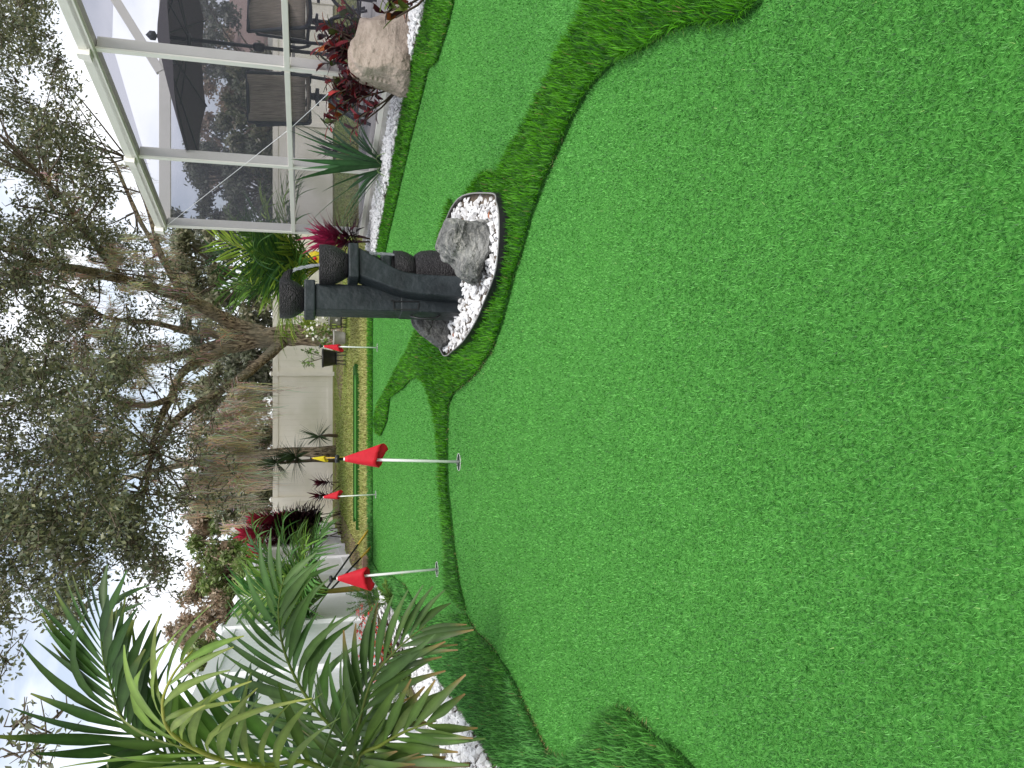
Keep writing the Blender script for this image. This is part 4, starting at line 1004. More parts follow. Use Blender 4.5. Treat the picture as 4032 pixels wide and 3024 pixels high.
# moss
def moss(curtains, name, parent, seed, org=OKO):
    rr = random.Random(seed); mb_ = MB()
    for (c_, w, Ln, n_) in curtains:
        tone = rr.uniform(.75, 1.2)
        for _ in range(int(n_ * 1.5)):
            off = Vector((rr.gauss(0, w), rr.gauss(0, w * .7), rr.gauss(0, .05))); p = c_ + off; ln_ = Ln * rr.uniform(.2, 1.0) * math.exp(-(off.x / w) ** 2 * .5)
            k = 6; wdt = rr.uniform(.004, .012); an = rr.uniform(0, 3.14); sx, sy = math.cos(an) * wdt, math.sin(an) * wdt
            col = tuple(x_ * tone * rr.uniform(.7, 1.3) for x_ in rr.choice([(.64, .56, .43), (.54, .49, .36), (.72, .62, .47), (.44, .42, .31)]))
            vs = []; px_, py_ = p.x, p.y; cv = rr.gauss(0, .5)
            for i in range(k + 1):
                t = i / k; px_ += rr.gauss(0, .026) - off.x * .10; py_ += rr.gauss(0, .026) - off.y * .10; q = (1 - t) ** .6 + .08
                vs += [(px_ - sx * q, py_ - sy * q, p.z - ln_ * t + cv * wdt), (px_ + sx * q, py_ + sy * q, p.z - ln_ * t - cv * wdt)]
            mb_.add(vs, [(2 * i, 2 * i + 1, 2 * i + 3, 2 * i + 2) for i in range(k)], col)
    return mb_.build(name, M['moss'], parent, kind='stuff')
cur = []
for X, Y, d, w, Ln, n_ in [(410,300,19,.16,.9,90),(440,330,19,.2,.7,80),(250,395,18.5,.15,1.0,80),(330,400,18.6,.2,.9,80),(620,240,20.2,.1,.7,40),(630,300,20.2,.08,.8,40),(600,350,20,.1,.8,40),(640,560,20.8,.15,.7,50),(760,560,20.4,.15,.7,50),(480,930,18.7,.16,.95,110),(760,740,20,.2,.9,80),(640,720,20.6,.22,.8,80),(520,770,20,.25,.8,80),(560,830,19.4,.25,.8,80),(700,850,19.4,.2,.9,70),(820,620,20.8,.15,.9,60),(900,640,20.3,.15,.8,50),(380,640,19.5,.15,.9,60),(300,700,19,.2,1.0,60),(330,1060,17.5,.15,1.0,60),(430,1060,17.4,.15,.7,60),(270,590,19,.2,.9,60)]:
    (XX, YY), = zz([(X, Y)]); cur.append((at(XX, YY, d) - OKO, w, Ln, n_))
for _ in range(150):
    Y = rg.uniform(860, 1340); X = rg.uniform(940 - (Y - 860) * .55, 1010 - abs(Y - 1050) * .12)
    (XX, YY), = zz([(X, Y)]); cur.append((at(XX, YY, rg.uniform(16.5, 19.8)) - OKO, rg.uniform(.035, .12), rg.choice([.35, .5, .7, .9, 1.25]) * rg.uniform(.8, 1.2), rg.randint(18, 50)))
for _ in range(70):
    X = rg.uniform(180, 720); Y = rg.uniform(220, 1150)
    (XX, YY), = zz([(X, Y)]); cur.append((at(XX, YY, rg.uniform(17.5, 21)) - OKO, rg.uniform(.05, .14), rg.uniform(.4, 1.0), rg.randint(16, 36)))
for l_ in limbs:
    for p in l_[::4]:
        if p.z > 2.9 and rg.random() < .55: cur.append((p + Vector((0, -.05, -.05)), rg.uniform(.06, .14), rg.uniform(.25, .6), rg.randint(14, 30)))
moss(cur, 'moss', oak, 6)

# second oak: thin leaning trunk behind the yellow flag
ok2 = thing('live_oak', 'slim grey tree trunk by the fence behind the yellow flag', 'tree', (-2.05, 23.4, 0), 0)
MB().tube([(0, 0, -.05), (0.02, 0, .6), (.06, 0, 1.4), (.0, -.1, 2.6), (-.2, -.3, 4.2), (-.6, -.6, 6.0)], [.20, .14, .12, .115, .09, .05], 14, True, (1, 1, 1), .3).build('trunk', M['bark'], ok2, True)
c2 = [(rg.gauss(-.5, 1.2), rg.gauss(-.4, .8), rg.uniform(4.0, 7.5)) for _ in range(26)]
V, Fc, C = leaf_cloud(c2, [rg.uniform(.4, .8) for _ in c2], [150] * len(c2), .09, LC, seed=15)
link('crown', np_mesh('crown', V, Fc, M['leafdull'], C), ok2)
moss([(Vector((rg.gauss(-.3, .9), rg.gauss(-.4, .5), rg.uniform(2.6, 4.6))), .14, rg.uniform(.7, 1.6), 40) for _ in range(26)], 'moss', ok2, 8)

# woods beyond the back fence
def wood_tree(name, label, loc, h, w, cols, leaf, n_cl, dens, group, seed, trunk=True, low=.04):
    t_ = thing(name, label, 'tree', loc, 0, group); r_ = random.Random(seed)
    MB().tube([(0, 0, -.05), (r_.gauss(0, .1), 0, h * .3), (r_.gauss(0, .2), 0, h * .65), (r_.gauss(0, .3), 0, h * .95)], [h * .022, h * .017, h * .011, .02], 8, True, (1, 1, 1), .2).build('trunk', M['bark'], t_, True)
    cs = []; rs = []
    for _ in range(n_cl):
        q = r_.uniform(low, 1.0); ww = w * (0.55 + .6 * math.sin(min(1, q * 1.05) * math.pi) ** .7) * .5
        cs.append((r_.uniform(-ww, ww), r_.uniform(-ww, ww), q * h)); rs.append(r_.uniform(.06, .12) * h * .8)
    V_, F_, C_ = leaf_cloud(cs, rs, [dens] * n_cl, leaf, cols, seed=seed)
    link('crown', np_mesh('crown', V_, F_, M['leafdull'], C_), t_)
    br = MB()
    for c_ in cs[::2]:
        c_ = Vector(c_); br.tube([(0, 0, c_.z * .7), tuple(c_ * .6 + Vector((0, 0, c_.z * .3))), tuple(c_)], [.05, .03, .012], 5, False)
    br.build('branches', M['twig'], t_, True, kind='stuff')
    return t_
OLIVE = [(0.17, 0.18, 0.10), (0.22, 0.22, 0.13), (0.13, 0.15, 0.08), (.27, .25, .17)]
RUST = [(0.32, 0.225, 0.155), (0.39, 0.285, 0.20), (0.27, 0.235, 0.155), (.43, .345, .25)]  # leaf browns paled: haze over the woods is put into the colour
LIME = [(0.16, 0.24, 0.06), (0.22, 0.30, 0.09), (0.12, 0.18, 0.05), (.28, .31, .14)]
GREY = [(0.13, 0.145, 0.095), (0.17, 0.18, 0.13), (.21, .21, .16), (.10, .115, .07)]
wt = [(-9.5, 33, 6.0, 4.2, RUST, 'rust'), (-7.2, 31, 4.6, 3.2, LIME, 'lime'), (-5.6, 35, 5.6, 4.0, RUST, 'rust'), (-12.5, 34, 5.2, 4, RUST, 'rust'), (-3.8, 30.5, 4.4, 3.4, OLIVE, 'olive'), (-2.0, 34, 5.4, 4.2, RUST, 'rust'), (-0.2, 31, 4.8, 3.6, OLIVE, 'olive'), (2.0, 33, 5.6, 4.2, GREY, 'grey'), (4.2, 31, 5.6, 4.0, OLIVE, 'olive'), (6.0, 35, 6.4, 4.4, GREY, 'grey'), (8.2, 32, 5.2, 4.0, GREY, 'grey'), (10.4, 36, 5.6, 4.4, RUST, 'rust'), (12.4, 31, 6.0, 4.2, GREY, 'grey'), (14.8, 38, 6.0, 4.6, RUST, 'rust'), (17.2, 42, 7.4, 5, GREY, 'grey'), (-6.6, 28.0, 3.0, 2.6, LIME, 'lime'), (-8.6, 29.5, 3.6, 2.8, OLIVE, 'olive'), (20, 40, 7.5, 5, GREY, 'grey'), (-15, 36, 5.5, 4.4, OLIVE, 'olive'), (7.0, 29, 3.6, 3.4, GREY, 'grey'), (9.8, 29.5, 3.8, 3.6, OLIVE, 'olive'), (0.9, 29.4, 3.6, 3.2, GREY, 'grey'), (-8.3, 31.5, 5.4, 3.8, RUST, 'rust'), (-10.6, 30.5, 4.8, 3.4, LIME, 'lime'), (-13.8, 31, 5.0, 4.0, RUST, 'rust'), (-6.4, 33, 5.4, 3.6, LIME, 'lime')]
NM = {'rust': ('bald_cypress', 'rust brown feathery tree in the woods beyond the fence'), 'lime': ('young_tree', 'light green tree in the woods above the left fence corner'), 'olive': ('woodland_tree', 'olive green bushy tree in the woods beyond the fence'), 'grey': ('woodland_tree', 'dark grey green tree in the woods beyond the fence')}
WL = ['rust brown tree above the left fence between the two far palms', 'light green tree rising behind the far palms', 'rust brown tree right of the light green tree beyond the fence', 'rust brown tree behind the yellow green frond of the nearest palm',
      'olive bushy tree behind the tall red ti plants', 'rust brown tree behind the hanging moss near the yucca', 'olive bushy tree behind the moss curtain left of the fence post', 'dark grey green tree right behind the oak trunk', 'olive tree between the oak limb and the fountain palm',
      'tall grey green tree above the fountain palm', 'grey green tree seen through the corner screen panel', 'rust brown tree seen through the screens left of the umbrella rim', 'tall grey green tree seen through the screens under the umbrella', 'rust brown tree seen through the screens beside the umbrella pole', 'dark tree behind the roof of the tan house',
      'low light green tree just behind the left fence corner', 'low olive tree behind the left fence by the second palm', 'dark tree at the right end of the woods by the tan house', 'olive tree at the far left end of the woods', 'low grey green tree behind the patio corner post', 'low olive tree seen through the screens behind the strap leaved clump', 'low grey green tree behind the fence post by the black pot', 'rust brown tree behind the mid height frond of the nearest palm', 'light green tree above the left fence, nearest the big palm', 'rust brown tree at the left behind the upper frond of the nearest palm', 'tall light green tree right above the far palms']
for i, (x_, y_, h_, w_, cols, k) in enumerate(wt):
    t_w = wood_tree(NM[k][0], NM[k][1], (x_, y_, 0), h_, w_, cols, .19, 56, 190, 'woodland trees beyond the back fence', 100 + i)
    t_w['label'] = WL[i]

# =================================================================== PALMS
GREENP = (0.068, 0.130, 0.026); DARKP = (0.036, 0.078, 0.020); YELP = (0.15, 0.215, 0.050)
def frond(root, pts, nl, Lm, Wm, col, up=(0, 0, 1), droop=.6, sep=False, vee=.35, fwd=.75, curl=0.0, seed=0, tipc=None, rr0=.011, t0=.14, wk=1.2):
    if sep: nl = int(nl * 1.4); fwd += .35
    """rachis plus leaflets; sep: each leaflet is an object of its own under the frond"""
    r_ = random.Random(seed); pts = smoothpoly(pts, 8, False); k = len(pts)
    rc = tuple(min(1, c * 1.5) for c in (col[0] * 1.6, col[1] * 1.15, col[2]))
    mb_ = MB(); mb_.tube(pts, [rr0 * (1 - .8 * i / (k - 1)) for i in range(k)], 6, True, rc)
    if sep: fr = mb_.build('frond', M['leafattr'], root, True)
    clen = [0]
    for i in range(1, k): clen.append(clen[-1] + (pts[i] - pts[i - 1]).length)
    up = Vector(up)
    for j in range(nl):
        t = t0 + (1 - t0) * (j + .3) / nl; s_ = t * clen[-1]; i = max(1, next((q for q in range(k) if clen[q] >= s_), k - 1))
        f_ = (s_ - clen[i - 1]) / max(1e-6, clen[i] - clen[i - 1]); p = pts[i - 1].lerp(pts[i], min(1, f_)); T = (pts[i] - pts[i - 1]).normalized()
        S = T.cross(up).normalized(); N = S.cross(T).normalized()
        L_ = Lm * (0.55 + .75 * math.sin(math.pi * (0.12 + .80 * t))) * r_.uniform(.88, 1.1); L_ *= 0.72 if t > .93 else 1
        for sg in (-1, 1):
            fw = fwd + .9 * t * t + r_.gauss(0, .07); d = (S * sg + T * fw + N * (vee + r_.gauss(0, .10))).normalized()
            cc = jit(col, .16, .08); tc_ = tipc if (tipc and r_.random() < .5) else None
            m2 = MB() if sep else mb_
            kd = droop * r_.uniform(.4, 1.3) + (r_.uniform(.8, 1.8) if r_.random() < .16 else 0)
            m2.leaf(p + S * sg * .004, d, N + S * r_.gauss(0, .25), L_ * r_.uniform(.85, 1.1), Wm * wk * r_.uniform(.75, 1.2) * (1 - .35 * t * t), kd, 8, .30, cc, 0.14, .42, curl * sg + r_.gauss(0, .15), tc_)
            if sep: m2.build('leaflet', M['leafattr'], fr, True)
    if not sep: return mb_.build('frond', M['leafattr'], root, True)
    return fr

# ---- near palm at the left edge; its fronds reach into the picture
NPB = Vector((-1.93, 3.42, 0))
npalm = thing('palm_tree', 'nearest palm with long arching fronds at the left edge', 'palm', NPB, 0)
MB().tube(smoothpoly([(0, 0, -.02), (.01, 0, .2), (.0, .02, .42), (.03, .03, .60)], 4, False), [.05, .047, .045, .043, .042, .041, .04, .04, .038, .036, .034, .032, .03], 12, True, (.16, .11, .06)).build('stem', M['leafattr'], npalm, True)
def fp(L_): return [at(X, Y, y_) - NPB for X, Y, y_ in L_]
BR = (0.22, 0.13, 0.05)
frond(npalm, [Vector((0, .02, .5))] + fp([(1180, 3080, 3.35), (760, 3010, 3.2), (525, 2889, 3.1), (430, 2680, 3.05), (398, 2500, 3.0), (420, 2390, 3.0)]), 19, .36, .042, DARKP, (0.75, -.6, .35), .15, True, .25, .75, 0, 1, (0.14, .16, .04), t0=.50)
frond(npalm, [Vector((.02, .02, .5)), *fp([(1401, 2975, 3.45), (1218, 2760, 3.5), (1124, 2577, 3.5), (1096, 2400, 3.5), (1120, 2270, 3.5)])], 14, .32, .044, (0.060, 0.118, 0.030), (0.2, -.85, .5), .55, True, .15, .72, 0, 2, None, t0=.2)
frond(npalm, [Vector((.02, .02, .48)), *fp([(1401, 2990, 3.35), (1420, 2830, 3.2), (1470, 2670, 3.15), (1570, 2550, 3.1), (1680, 2460, 3.1)])], 14, .31, .040, (0.056, 0.104, 0.030), (0.1, -.8, .6), .45, True, .2, 1.0, 0, 3, BR, t0=.2)
frond(npalm, [Vector((.02, .0, .46)), *fp([(1415, 3000, 3.1), (1500, 2935, 3.0), (1577, 2889, 2.95), (1650, 2860, 2.9), (1720, 2838, 2.9)])], 11, .30, .046, (0.066, 0.118, 0.025), (0.15, -.85, .5), .35, True, .2, .9, 0, 4, BR, t0=.2)
frond(npalm, [Vector((.0, .0, .5)), *fp([(1250, 3015, 3.0), (1050, 3010, 2.95), (860, 2990, 2.9), (700, 2940, 2.85), (610, 2860, 2.8)])], 12, .33, .046, (0.068, 0.128, 0.025), (0.5, -.8, .3), .3, True, .15, .55, 0, 5, None, t0=.25)
frond(npalm, [Vector((.0, .02, .5)), *fp([(1200, 3060, 3.0), (900, 3000, 2.75), (690, 2900, 2.6), (640, 2780, 2.5), (680, 2660, 2.5), (760, 2560, 2.55)])], 10, .36, .034, YELP, (0.3, -.8, .5), 1.1, True, -.1, .85, .1, 6, (.26, .28, .06), t0=.45)
frond(npalm, [Vector((.0, .02, .5)), *fp([(1300, 3050, 3.7), (1100, 2960, 3.75), (960, 2850, 3.8), (900, 2720, 3.8)])], 13, .30, .028, (0.022, .055, .022), (0.2, -.8, .5), .8, True, .1, .8, 0, 7, None, t0=.35)
for k, L_ in enumerate([[(1500, 3020, 3.2), (1600, 3010, 3.15), (1750, 2990, 3.1)], [(1520, 3030, 3.3), (1680, 3020, 3.2), (1850, 3010, 3.1)]]):
    MB().tube(smoothpoly([Vector((.02, 0, .42))] + fp(L_), 6, False), [.016] * 10 + [.010] * 9, 7, True, (.20, .13, .07)).build('dry_stalk', M['leafattr'], npalm, True)

def radial_palm(loc, label, zc, nf, L0, L1, Lm, Wm, cols, seed, el=(15, 80), trunk_r=.05, trunk_c=(.22, .20, .06), nl=16, group=None):
    r_ = random.Random(seed); t_ = thing('palm_tree', label, 'palm', loc, 0, group)
    MB().tube(smoothpoly([(0, 0, -.02), (.01, 0, zc * .4), (0, .01, zc * .8), (0, 0, zc)], 4, False), [trunk_r * (1 - .4 * i / 12) for i in range(13)], 10, True, trunk_c).build('trunk', M['leafattr'], t_, True)
    for k in range(nf):
        az = 2 * math.pi * (k * .381966 + r_.uniform(-.04, .04)); e = R(r_.uniform(*el)); L_ = r_.uniform(L0, L1)
        h = Vector((math.cos(az), math.sin(az), 0)); p = Vector((0, 0, zc - r_.uniform(0, .1) * zc)); P_ = [p]
        d = (h * math.cos(e) + Vector((0, 0, math.sin(e)))).normalized()
        for i in range(4):
            P_.append(P_[-1] + d * L_ / 4); d = (d + Vector((0, 0, -.16 - .22 * math.cos(e)))).normalized()
        frond(t_, P_, nl, Lm, Wm, jit(r_.choice(cols), .2), h * -.55 + Vector((0, 0, 1)), r_.uniform(.3, .8), False, .3, .75, 0, seed * 50 + k, None, .012, .2, 1.15)
    return t_
radial_palm((-2.62, 9.9, 0), 'leafy palm with yellowish trunk behind the second red flag', .62, 24, .75, 1.30, .42, .042, [(0.055, .13, .035), (.075, .17, .045), (.045, .105, .040), (.13, .22, .04)], 31, (25, 82), .045, (.30, .24, .05), 15)
radial_palm((-3.35, 12.6, 0), 'bright green palm further along the left fence', .9, 20, .65, 1.1, .42, .042, [(.07, .16, .045), (.09, .19, .05), (.055, .12, .045), (.16, .27, .05)], 32, (25, 82), .05, (.22, .20, .06), 15)
radial_palm((1.98, 13.3, 0), 'full palm with lime tipped fronds behind the fountain', .66, 32, 1.05, 1.75, .56, .046, [(.040, .105, .022), (.055, .130, .026), (.030, .080, .026), (.19, .30, .04), (.10, .19, .03)], 33, (40, 88), .07, (.18, .20, .05), 17)
# palm braces
pb = thing('palm_brace', 'pair of dark braces with yellow feet holding the palm by the flag', 'brace', (-2.62, 9.9, 0), 0)
for a, b in (((0.02, -.02, .62), (.60, .9, .0)), ((0.02, 0, .55), (.42, .55, .0))):
    r_ = MB().tube([a, tuple(Vector(a).lerp(Vector(b), .72))], .012, 8).build('rod', M['black_plastic'], pb, True)
    MB().tube([tuple(Vector(a).lerp(Vector(b), .72)), b], .016, 8).build('foot', M['yellowpaint'], pb, True)
tag(bevel(MB().box((-.16, -.07, 0), (.16, .07, .09)).build('paver_block', M['terracotta']), .006), 'pinkish edging block behind the second red flag', 'block').location = g(1452, 2236)

# =================================================================== OTHER PLANTS
def single_leaves(root, specs, m='leafattr', name='leaf'):
    for (p, d, n_, L_, W_l, dr, col, tip, pk, sd) in specs:
        MB().leaf(p, d, n_, L_, W_l, dr, 7, .22, col, tip, pk, sd).build(name, M[m], root, True)
# strap leaved plant at the patio edge
rr = random.Random(21); sp_ = thing('strap_leaf_plant', 'green strap leaved clump growing from pebbles by the screens', 'plant', g(1520, 655), 0)
S = []
for k in range(34):
    a = rr.uniform(0, 6.28); e = rr.uniform(.55, 1.45); d = Vector((math.cos(a) * math.cos(e), math.sin(a) * math.cos(e) * .8, math.sin(e)))
    S.append(((math.cos(a) * .03, math.sin(a) * .03, .01), d, (-d.x, -d.y, .3), rr.uniform(.65, 1.12), rr.uniform(.045, .068), rr.uniform(.15, .9), jit((.045, .115, .045), .2), 0, .45, rr.uniform(-.2, .2)))
for k in range(7):
    a = rr.uniform(2.6, 5.2); d = Vector((math.cos(a) * .8, math.sin(a) * .8, .6)); S.append(((0, 0, .01), d, (0, 0, 1), rr.uniform(.5, .75), .016, 1.6, jit((.16, .24, .09)), 0, .45, .1))
single_leaves(sp_, S)
# ti plants: stem with lance leaves
def ti_plant(loc, label, h, n_, L_, W_l, cols, seed, stems=1, spread=.06, sep=True, group=None, e0=.15, e1=1.3, name='ti_plant'):
    r_ = random.Random(seed); t_ = thing(name, label, 'plant', loc, 0, group); S_ = []
    mbj = MB()
    for s_ in range(stems):
        bx, by = r_.gauss(0, spread), r_.gauss(0, spread); hh = h * r_.uniform(.75, 1.1)
        MB().tube([(bx * .3, by * .3, -.01), (bx, by, hh * .5), (bx * 1.2, by * 1.2, hh)], [.012, .011, .009], 7, True, (.10, .07, .06)).build('stem', M['leafattr'], t_, True)
        for k in range(n_):
            q = (k + r_.random()) / n_; a = k * 2.4 + r_.uniform(-.3, .3); e = e0 + (e1 - e0) * q ** 1.1; z = hh * (.38 + .62 * q)
            d = Vector((math.cos(a) * math.cos(e), math.sin(a) * math.cos(e), math.sin(e))); ci = q * (len(cols) - 1); c0 = cols[int(ci)]; c1 = cols[min(len(cols) - 1, int(ci) + 1)]; f_ = ci - int(ci)
            col = jit(tuple(u * (1 - f_) + v * f_ for u, v in zip(c0, c1)), .25)
            args = ((bx * 1.1, by * 1.1, z), d, (-d.x, -d.y, .5), L_ * r_.uniform(.75, 1.15), W_l * r_.uniform(.8, 1.2), r_.uniform(.5, 1.2), col, 0, .42, 0)
            if sep: S_.append(args)
            else: mbj.leaf(args[0], args[1], args[2], args[3], args[4], args[5], 5, .22, col, 0, .42, 0)
    if sep: single_leaves(t_, S_)
    else: mbj.build('leaves', M['leafattr'], t_, True)
    return t_
TI = [(.030, .012, .018), (.045, .012, .022), (.16, .015, .045), (.34, .022, .085)]
DK = [(.022, .010, .014), (.035, .012, .020), (.05, .014, .024), (.10, .016, .03)]
ti_plant(g(1477, 948), 'magenta and burgundy ti plant on pebbles right of the fountain', .64, 62, .44, .050, TI, 41, 2, .05)
ti_plant(g(1462, 700) + Vector((.5, .55, .1)), 'dark purple leaved plant inside the screen corner', .42, 26, .34, .030, [(.030, .016, .024), (.05, .018, .03), (.06, .02, .035)], 42, 1)
# shrub border at the back: tall red ti plants
for (X, Y, y_, h_, lb) in [(1300, 2010, 20, 1.45, 'tall dark ti plant behind the distant red flag, right of the group'), (1300, 2075, 19.5, 1.8, 'tall burgundy ti plant in the middle of the back border'), (1305, 2130, 19, 1.95, 'tall ti plant with bright red crown next to the far palms')]:
    p = at(1330, Y, y_); ti_plant((p.x, y_, 0), lb, h_, 120, .44, .15, [(.020, .009, .013), (.030, .010, .016), (.05, .011, .020), (.22, .016, .045), (.55, .04, .10)], int(X + Y), 3, .22, False, 'dark red ti plants in the back border')
ti_plant((at(1320, 1900, 21).x, 21, 0), 'small dark red ti plant in front of the back fence', .55, 40, .38, .055, [(.025, .010, .014), (.05, .012, .02), (.12, .015, .03)], 77, 2, .10, False)
# yucca like plants by the fence
def yucca(loc, label, h, heads, n_, L_, seed):
    r_ = random.Random(seed); t_ = thing('yucca', label, 'plant', loc, 0)
    MB().tube([(0, 0, -.02), (.03, 0, h * .5), (0, 0, h)], [.05, .045, .04], 8, True, (.17, .13, .09)).build('stem', M['leafattr'], t_, True)
    for (dx_, dz_) in heads:
        mb_ = MB(); c_ = Vector((dx_, 0, h + dz_))
        MB().tube([(0, 0, h * .8), tuple(c_)], [.035, .025], 7, True, (.17, .13, .09)).build('branch', M['leafattr'], t_, True)
        for k in range(n_):
            z = r_.uniform(-.55, 1); a = r_.uniform(0, 6.28); q = math.sqrt(max(0, 1 - z * z)); d = Vector((math.cos(a) * q, math.sin(a) * q, z))
            mb_.leaf(c_, d, (-d.x, -d.y, .6), L_ * r_.uniform(.7, 1.1), .055, .25, 4, .2, jit((.060, .095, .045), .3), 0, .3)
        mb_.build('leaf_head', M['leafattr'], t_, True)
    return t_
yp = at(1320, 1815, 20.5)
yucca((yp.x, 20.5, 0), 'spiky dark green yucca beside the yellow flag', 1.35, [(0, .25), (.12, -.25)], 90, .70, 61)
yucca((yp.x + .55, 22, 0), 'low spiky yucca half hidden behind the grey trunk', .5, [(0, 0)], 50, .6, 62)
# crotons: rounded leaves on branching stems
def croton(loc, label, n_st, h, n_lf, L_, cols, seed, lean=(0, 0), sep=True):
    r_ = random.Random(seed); t_ = thing('croton', label, 'plant', loc, 0); S_ = []
    for s_ in range(n_st):
        a = 6.28 * s_ / n_st + r_.uniform(-.4, .4); e = r_.uniform(.6, 1.3); d = Vector((math.cos(a) * math.cos(e) + lean[0], math.sin(a) * math.cos(e) + lean[1], math.sin(e))).normalized(); L2 = h * r_.uniform(.7, 1.1)
        P_ = [Vector((0, 0, 0)), d * L2 * .5, d * L2 + Vector((0, 0, .06))]
        MB().tube(P_, [.010, .008, .006], 6, True, (.10, .07, .05)).build('stem', M['leafattr'], t_, True)
        for k in range(n_lf):
            q = .45 + .58 * (k + r_.random()) / n_lf; p = P_[0].lerp(P_[2], min(1, q)); az = k * 2.4 + r_.random(); el_ = r_.uniform(-.1, 1.0)
            dd = (Vector((math.cos(az) * math.cos(el_), math.sin(az) * math.cos(el_), math.sin(el_))) + d * .4).normalized()
            S_.append((p, dd, (-dd.x, -dd.y, .7), L_ * r_.uniform(.7, 1.15), L_ * r_.uniform(.38, .48), r_.uniform(.2, .8), jit(r_.choice(cols), .25), .75, .68, 0))
    single_leaves(t_, S_)
    return t_
CR = [(.10, .012, .018), (.20, .020, .025), (.05, .010, .014), (.30, .03, .03), (.035, .012, .016), (.05, .075, .018), (.26, .07, .02), (.03, .010, .014)]
p = at(1400, 235, 6.95); croton((p.x, 6.95, .02), 'dark red croton bush growing behind the tan boulder', 18, .78, 20, .125, CR, 71)
p = at(1480, 300, 6.75); croton((p.x - .05, 6.72, .02), 'low burgundy croton at the left foot of the tan boulder', 10, .58, 15, .12, [(.05, .010, .014), (.16, .02, .03), (.03, .008, .012)], 72)
p = g(1690, 0); croton((2.72, 5.25, .02), 'small croton with green and maroon leaves on pebbles at the right edge', 7, .34, 8, .12, [(.05, .012, .016), (.08, .11, .02), (.22, .05, .02), (.03, .010, .014), (.14, .18, .03)], 73, (-.15, 0))
# foxtail ferns
def fern(loc, label, n_, L_, col, seed):
    r_ = random.Random(seed); t_ = thing('foxtail_fern', label, 'plant', loc, 0, 'foxtail ferns along the left pebbles')
    for k in range(n_):
        a = r_.uniform(0, 6.28); e = r_.uniform(.5, 1.4); d = Vector((math.cos(a) * math.cos(e), math.sin(a) * math.cos(e), math.sin(e))); ln_ = L_ * r_.uniform(.6, 1.1); mb_ = MB()
        pts = [Vector((0, 0, 0))]
        for i in range(6): pts.append(pts[-1] + d * ln_ / 6); d = (d + Vector((0, 0, -.10))).normalized()
        mb_.tube(pts, .003, 4, False, col)
        for j in range(95):
            q = r_.uniform(.1, 1) ** .8; i = min(5, int(q * 6)); p = pts[i].lerp(pts[i + 1], q * 6 - i); T = (pts[i + 1] - pts[i]).normalized()
            v = Vector((r_.gauss(0, 1), r_.gauss(0, 1), r_.gauss(0, 1))); v = (v - T * v.dot(T)).normalized(); dd = (v + T * .7).normalized()
            mb_.leaf(p, dd, T, 0.058 * (1.05 - .6 * q) * r_.uniform(.7, 1.2), .009, .1, 2, .1, jit(col, .3), 0, .4)
        mb_.build('plume', M['leafattr'], t_, True)
    return t_
FN = (.12, .20, .045)
fern(g(1505, 2362), 'foxtail fern between the flag palm and the red begonias', 20, .50, (.080, .165, .045), 81)
fern(g(1560, 2398) + Vector((.06, .1, 0)), 'light green foxtail fern just right of the red begonias', 9, .26, (.15, .25, .05), 82)
fern(g(1640, 2655), 'foxtail fern on pebbles between the two near palm fronds', 22, .46, FN, 83)
fern(g(1668, 2750) + Vector((-.1, 0, 0)), 'foxtail fern half hidden under the lowest palm frond', 12, .30, (.065, .12, .032), 84)
# begonias
def begonia(loc, label, w, h, seed):
    r_ = random.Random(seed); t_ = thing('begonia', label, 'flowers', loc, 0, 'red begonias along the left pebbles'); lf = MB()
    for k in range(150):
        p = Vector((r_.gauss(0, w * .45), r_.gauss(0, w * .45), abs(r_.gauss(h * .4, h * .22)))); d = Vector((p.x, p.y, .05)).normalized()
        lf.leaf(p, d, (0, 0, 1), r_.uniform(.045, .075), r_.uniform(.04, .06), .4, 4, .2, jit(r_.choice([(.05, .022, .020), (.07, .035, .022), (.045, .05, .025)]), .3), .3, .5)
    lf.build('leaves', M['leafattr'], t_, True)
    for k in range(46):
        a = r_.uniform(0, 6.28); q = r_.random() ** .5 * w * .85; p = Vector((math.cos(a) * q, math.sin(a) * q, h * r_.uniform(.45, 1.05)))
        fl = MB()
        for j in range(8):
            b = r_.uniform(0, 6.28); fl.leaf(p + Vector((r_.gauss(0, .012), r_.gauss(0, .012), r_.gauss(0, .01))), (math.cos(b), math.sin(b), r_.uniform(-.2, .8)), (0, 0, 1), .024, .024, .2, 3, .2, (1, 1, 1), .5, .6)
        fl.build('flower', M['petal_red'], t_, True)
    return t_
begonia(g(1560, 2465) + Vector((-.05, .1, 0)), 'red flowering begonias with dark leaves beside the fence', .30, .36, 91)
begonia(g(1610, 2560) + Vector((-.05, .1, 0)), 'red begonias with dark leaves behind the drooping palm frond', .26, .30, 92)

